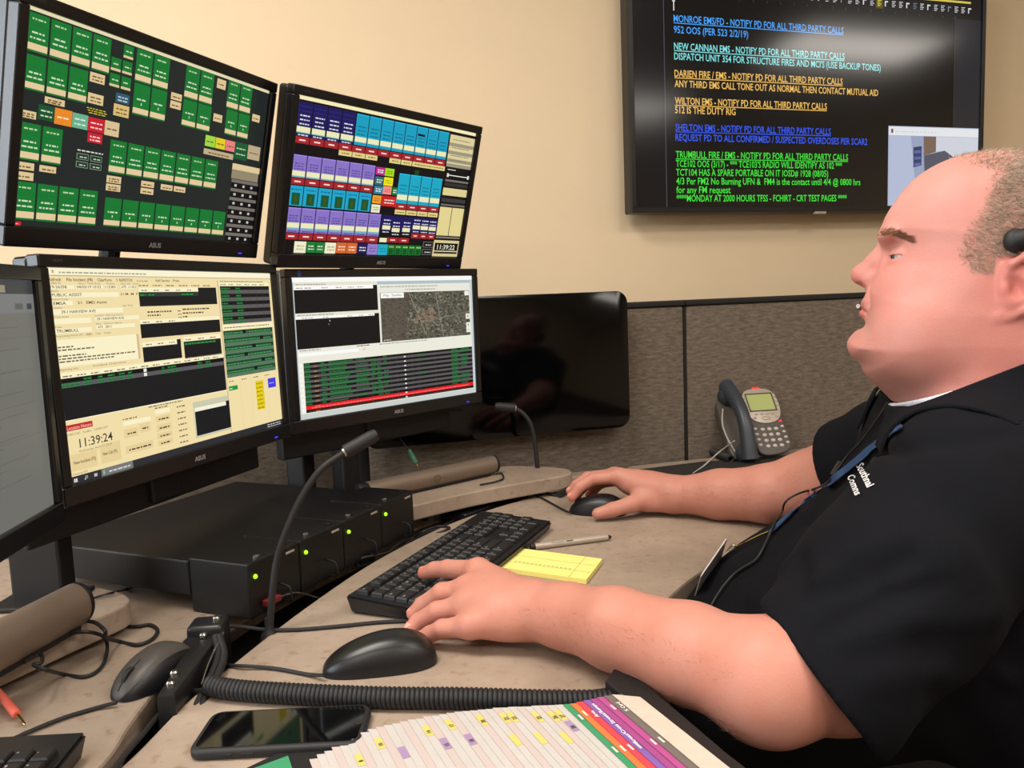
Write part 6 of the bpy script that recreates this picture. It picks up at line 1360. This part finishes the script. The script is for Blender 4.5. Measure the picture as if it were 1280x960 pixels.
b0, b1, b2 = on_shirt(910, 694, .010), on_shirt(899, 708, .010), on_shirt(880, 738, .010)
hn_ = SBV.find_nearest((b0+b2)/2)[1]; hn_ = hn_ if hn_.x < 0 else -hn_; mw = frame(tuple((b0+b2)/2), b2-b0, tuple(((b2-b0).cross(((b0+b2)/2-O).normalized()).normalized()+hn_*.42))); bm = nb(); prism(bm, rrect((b2-b0).length*1.05, .058, .004, 3), -.0008, .0008); obj('badge', bm, M['badge'], t, mw=mw)
# headset
t = thing('headset', 'black over-the-head headset with pad above his near ear, thin cord down his chest', 'headset')
bm = nb(); tube(bm, [hp(.056, .0915, 1.188), hp(.066, .0935, 1.190), hp(.085, .0925, 1.194), hp(.100, .088, 1.198)], lambda s: .0105 if s > .05 else .008, 16, 5); ball(bm, hp(.058, .0915, 1.188), .0118, (1, .9, 1.1), 18); obj('temple_pad', bm, M['rubber'], t, True, angle=70)
arc = [hp(.088, .090, 1.195)]+[hp(.092, .096*math.cos(R(a)), 1.205+.098*math.sin(R(a))) for a in range(15, 180, 15)]+[hp(.080, -.098, 1.17), hp(.07, -.100, 1.15)]
bm = nb(); tube(bm, arc, .0035, 10, 4); obj('headband', bm, M['rubber'], t, True)
bm = nb(); lathe(bm, [(.024, 0), (.027, .006), (.025, .016), (.012, .02)], 24, frame(tuple(hp(.066, -.099, 1.14)), HA, -HB)); obj('ear_cushion', bm, M['rubber'], t, True)
bm = nb(); tube(bm, [hp(.05, -.115, 1.13), hp(.0, -.108, 1.115), hp(-.06, -.07, 1.112), hp(-.093, -.032, 1.117), hp(-.1035, -.014, 1.1185)], .0022, 8); obj('boom', bm, M['rubber'], t, True)
bm = nb(); tube(bm, [hp(-.097, -.024, 1.118), hp(-.1045, -.008, 1.1205)], .0028, 10, 0); obj('microphone_tip', bm, M['silver'], t, True)
bm = nb(); tube(bm, [on_shirt(x, y, .004) for x, y in ((1113, 505), (1104, 520), (1090, 540), (1078, 556), (1064, 570), (1052, 586), (1038, 604), (1018, 611), (998, 617), (982, 627), (977, 641), (971, 656), (962, 676), (954, 692), (946, 703), (932, 711), (920, 720), (908, 734), (896, 752), (890, 764))], .0017, 8, 5); obj('cord', bm, M['rubber'], t, True)
bm = nb(); tube(bm, [on_shirt(1052, 577, .005), on_shirt(1048, 583, .005), on_shirt(1042, 592, .005)], .0028, 8, 3); obj('inline_clip', bm, M['mouse_grey'], t, True)
# embroidered lettering, laid onto the cloth
V_, F_ = [], []
for (s_, x0, y0, x1, y1, hgt) in (('Southnal', 1071, 582, 1085, 611, 10.5), ('Comns', 1060, 596, 1070, 621, 10)):
    v2, f2, xa_, xb_ = text2d(s_, .02); n_ = len(V_); ux, uy = (x1-x0), (y1-y0); nl = math.hypot(ux, uy); nx_, ny_ = uy/nl, -ux/nl
    for (a, b) in v2: tt = (a-xa_)/(xb_-xa_); V_.append(tuple(on_shirt(x0+ux*tt+nx_*b*hgt, y0+uy*tt+ny_*b*hgt, .0016)))
    for f_ in f2: F_.append([n_+i for i in f_])
me = bpy.data.meshes.new('embroidery'); me.from_pydata(V_, [], F_); eo = link('embroidery', me, M['thread'], so); eo['label'] = 'white embroidered lettering on the chest'
# look-alikes carry one group phrase
for kind_, phrase in (('computer_monitor', 'monitors of the workstation'), ('monitor_stand', 'monitor stands'), ('soundbar', 'soundbars under the monitors'), ('monitor_shelf', 'raised shelves on the rear worksurface'), ('keyboard', 'keyboards'),
                      ('computer_mouse', 'computer mice'), ('gooseneck_microphone', 'gooseneck microphones'), ('partition_panel', 'cubicle partition panels'), ('partition_post', 'partition posts'), ('loose_cable', 'stray cables in the cable gap'), ('speaker_lead', 'soundbar leads'), ('mouse_cable', 'mouse cables'), ('audio_plug', 'audio plugs')):
    for o in list(COL.objects):
        if o.parent is None and o.name.split('.')[0] == kind_ and 'label' in o: o['group'] = phrase
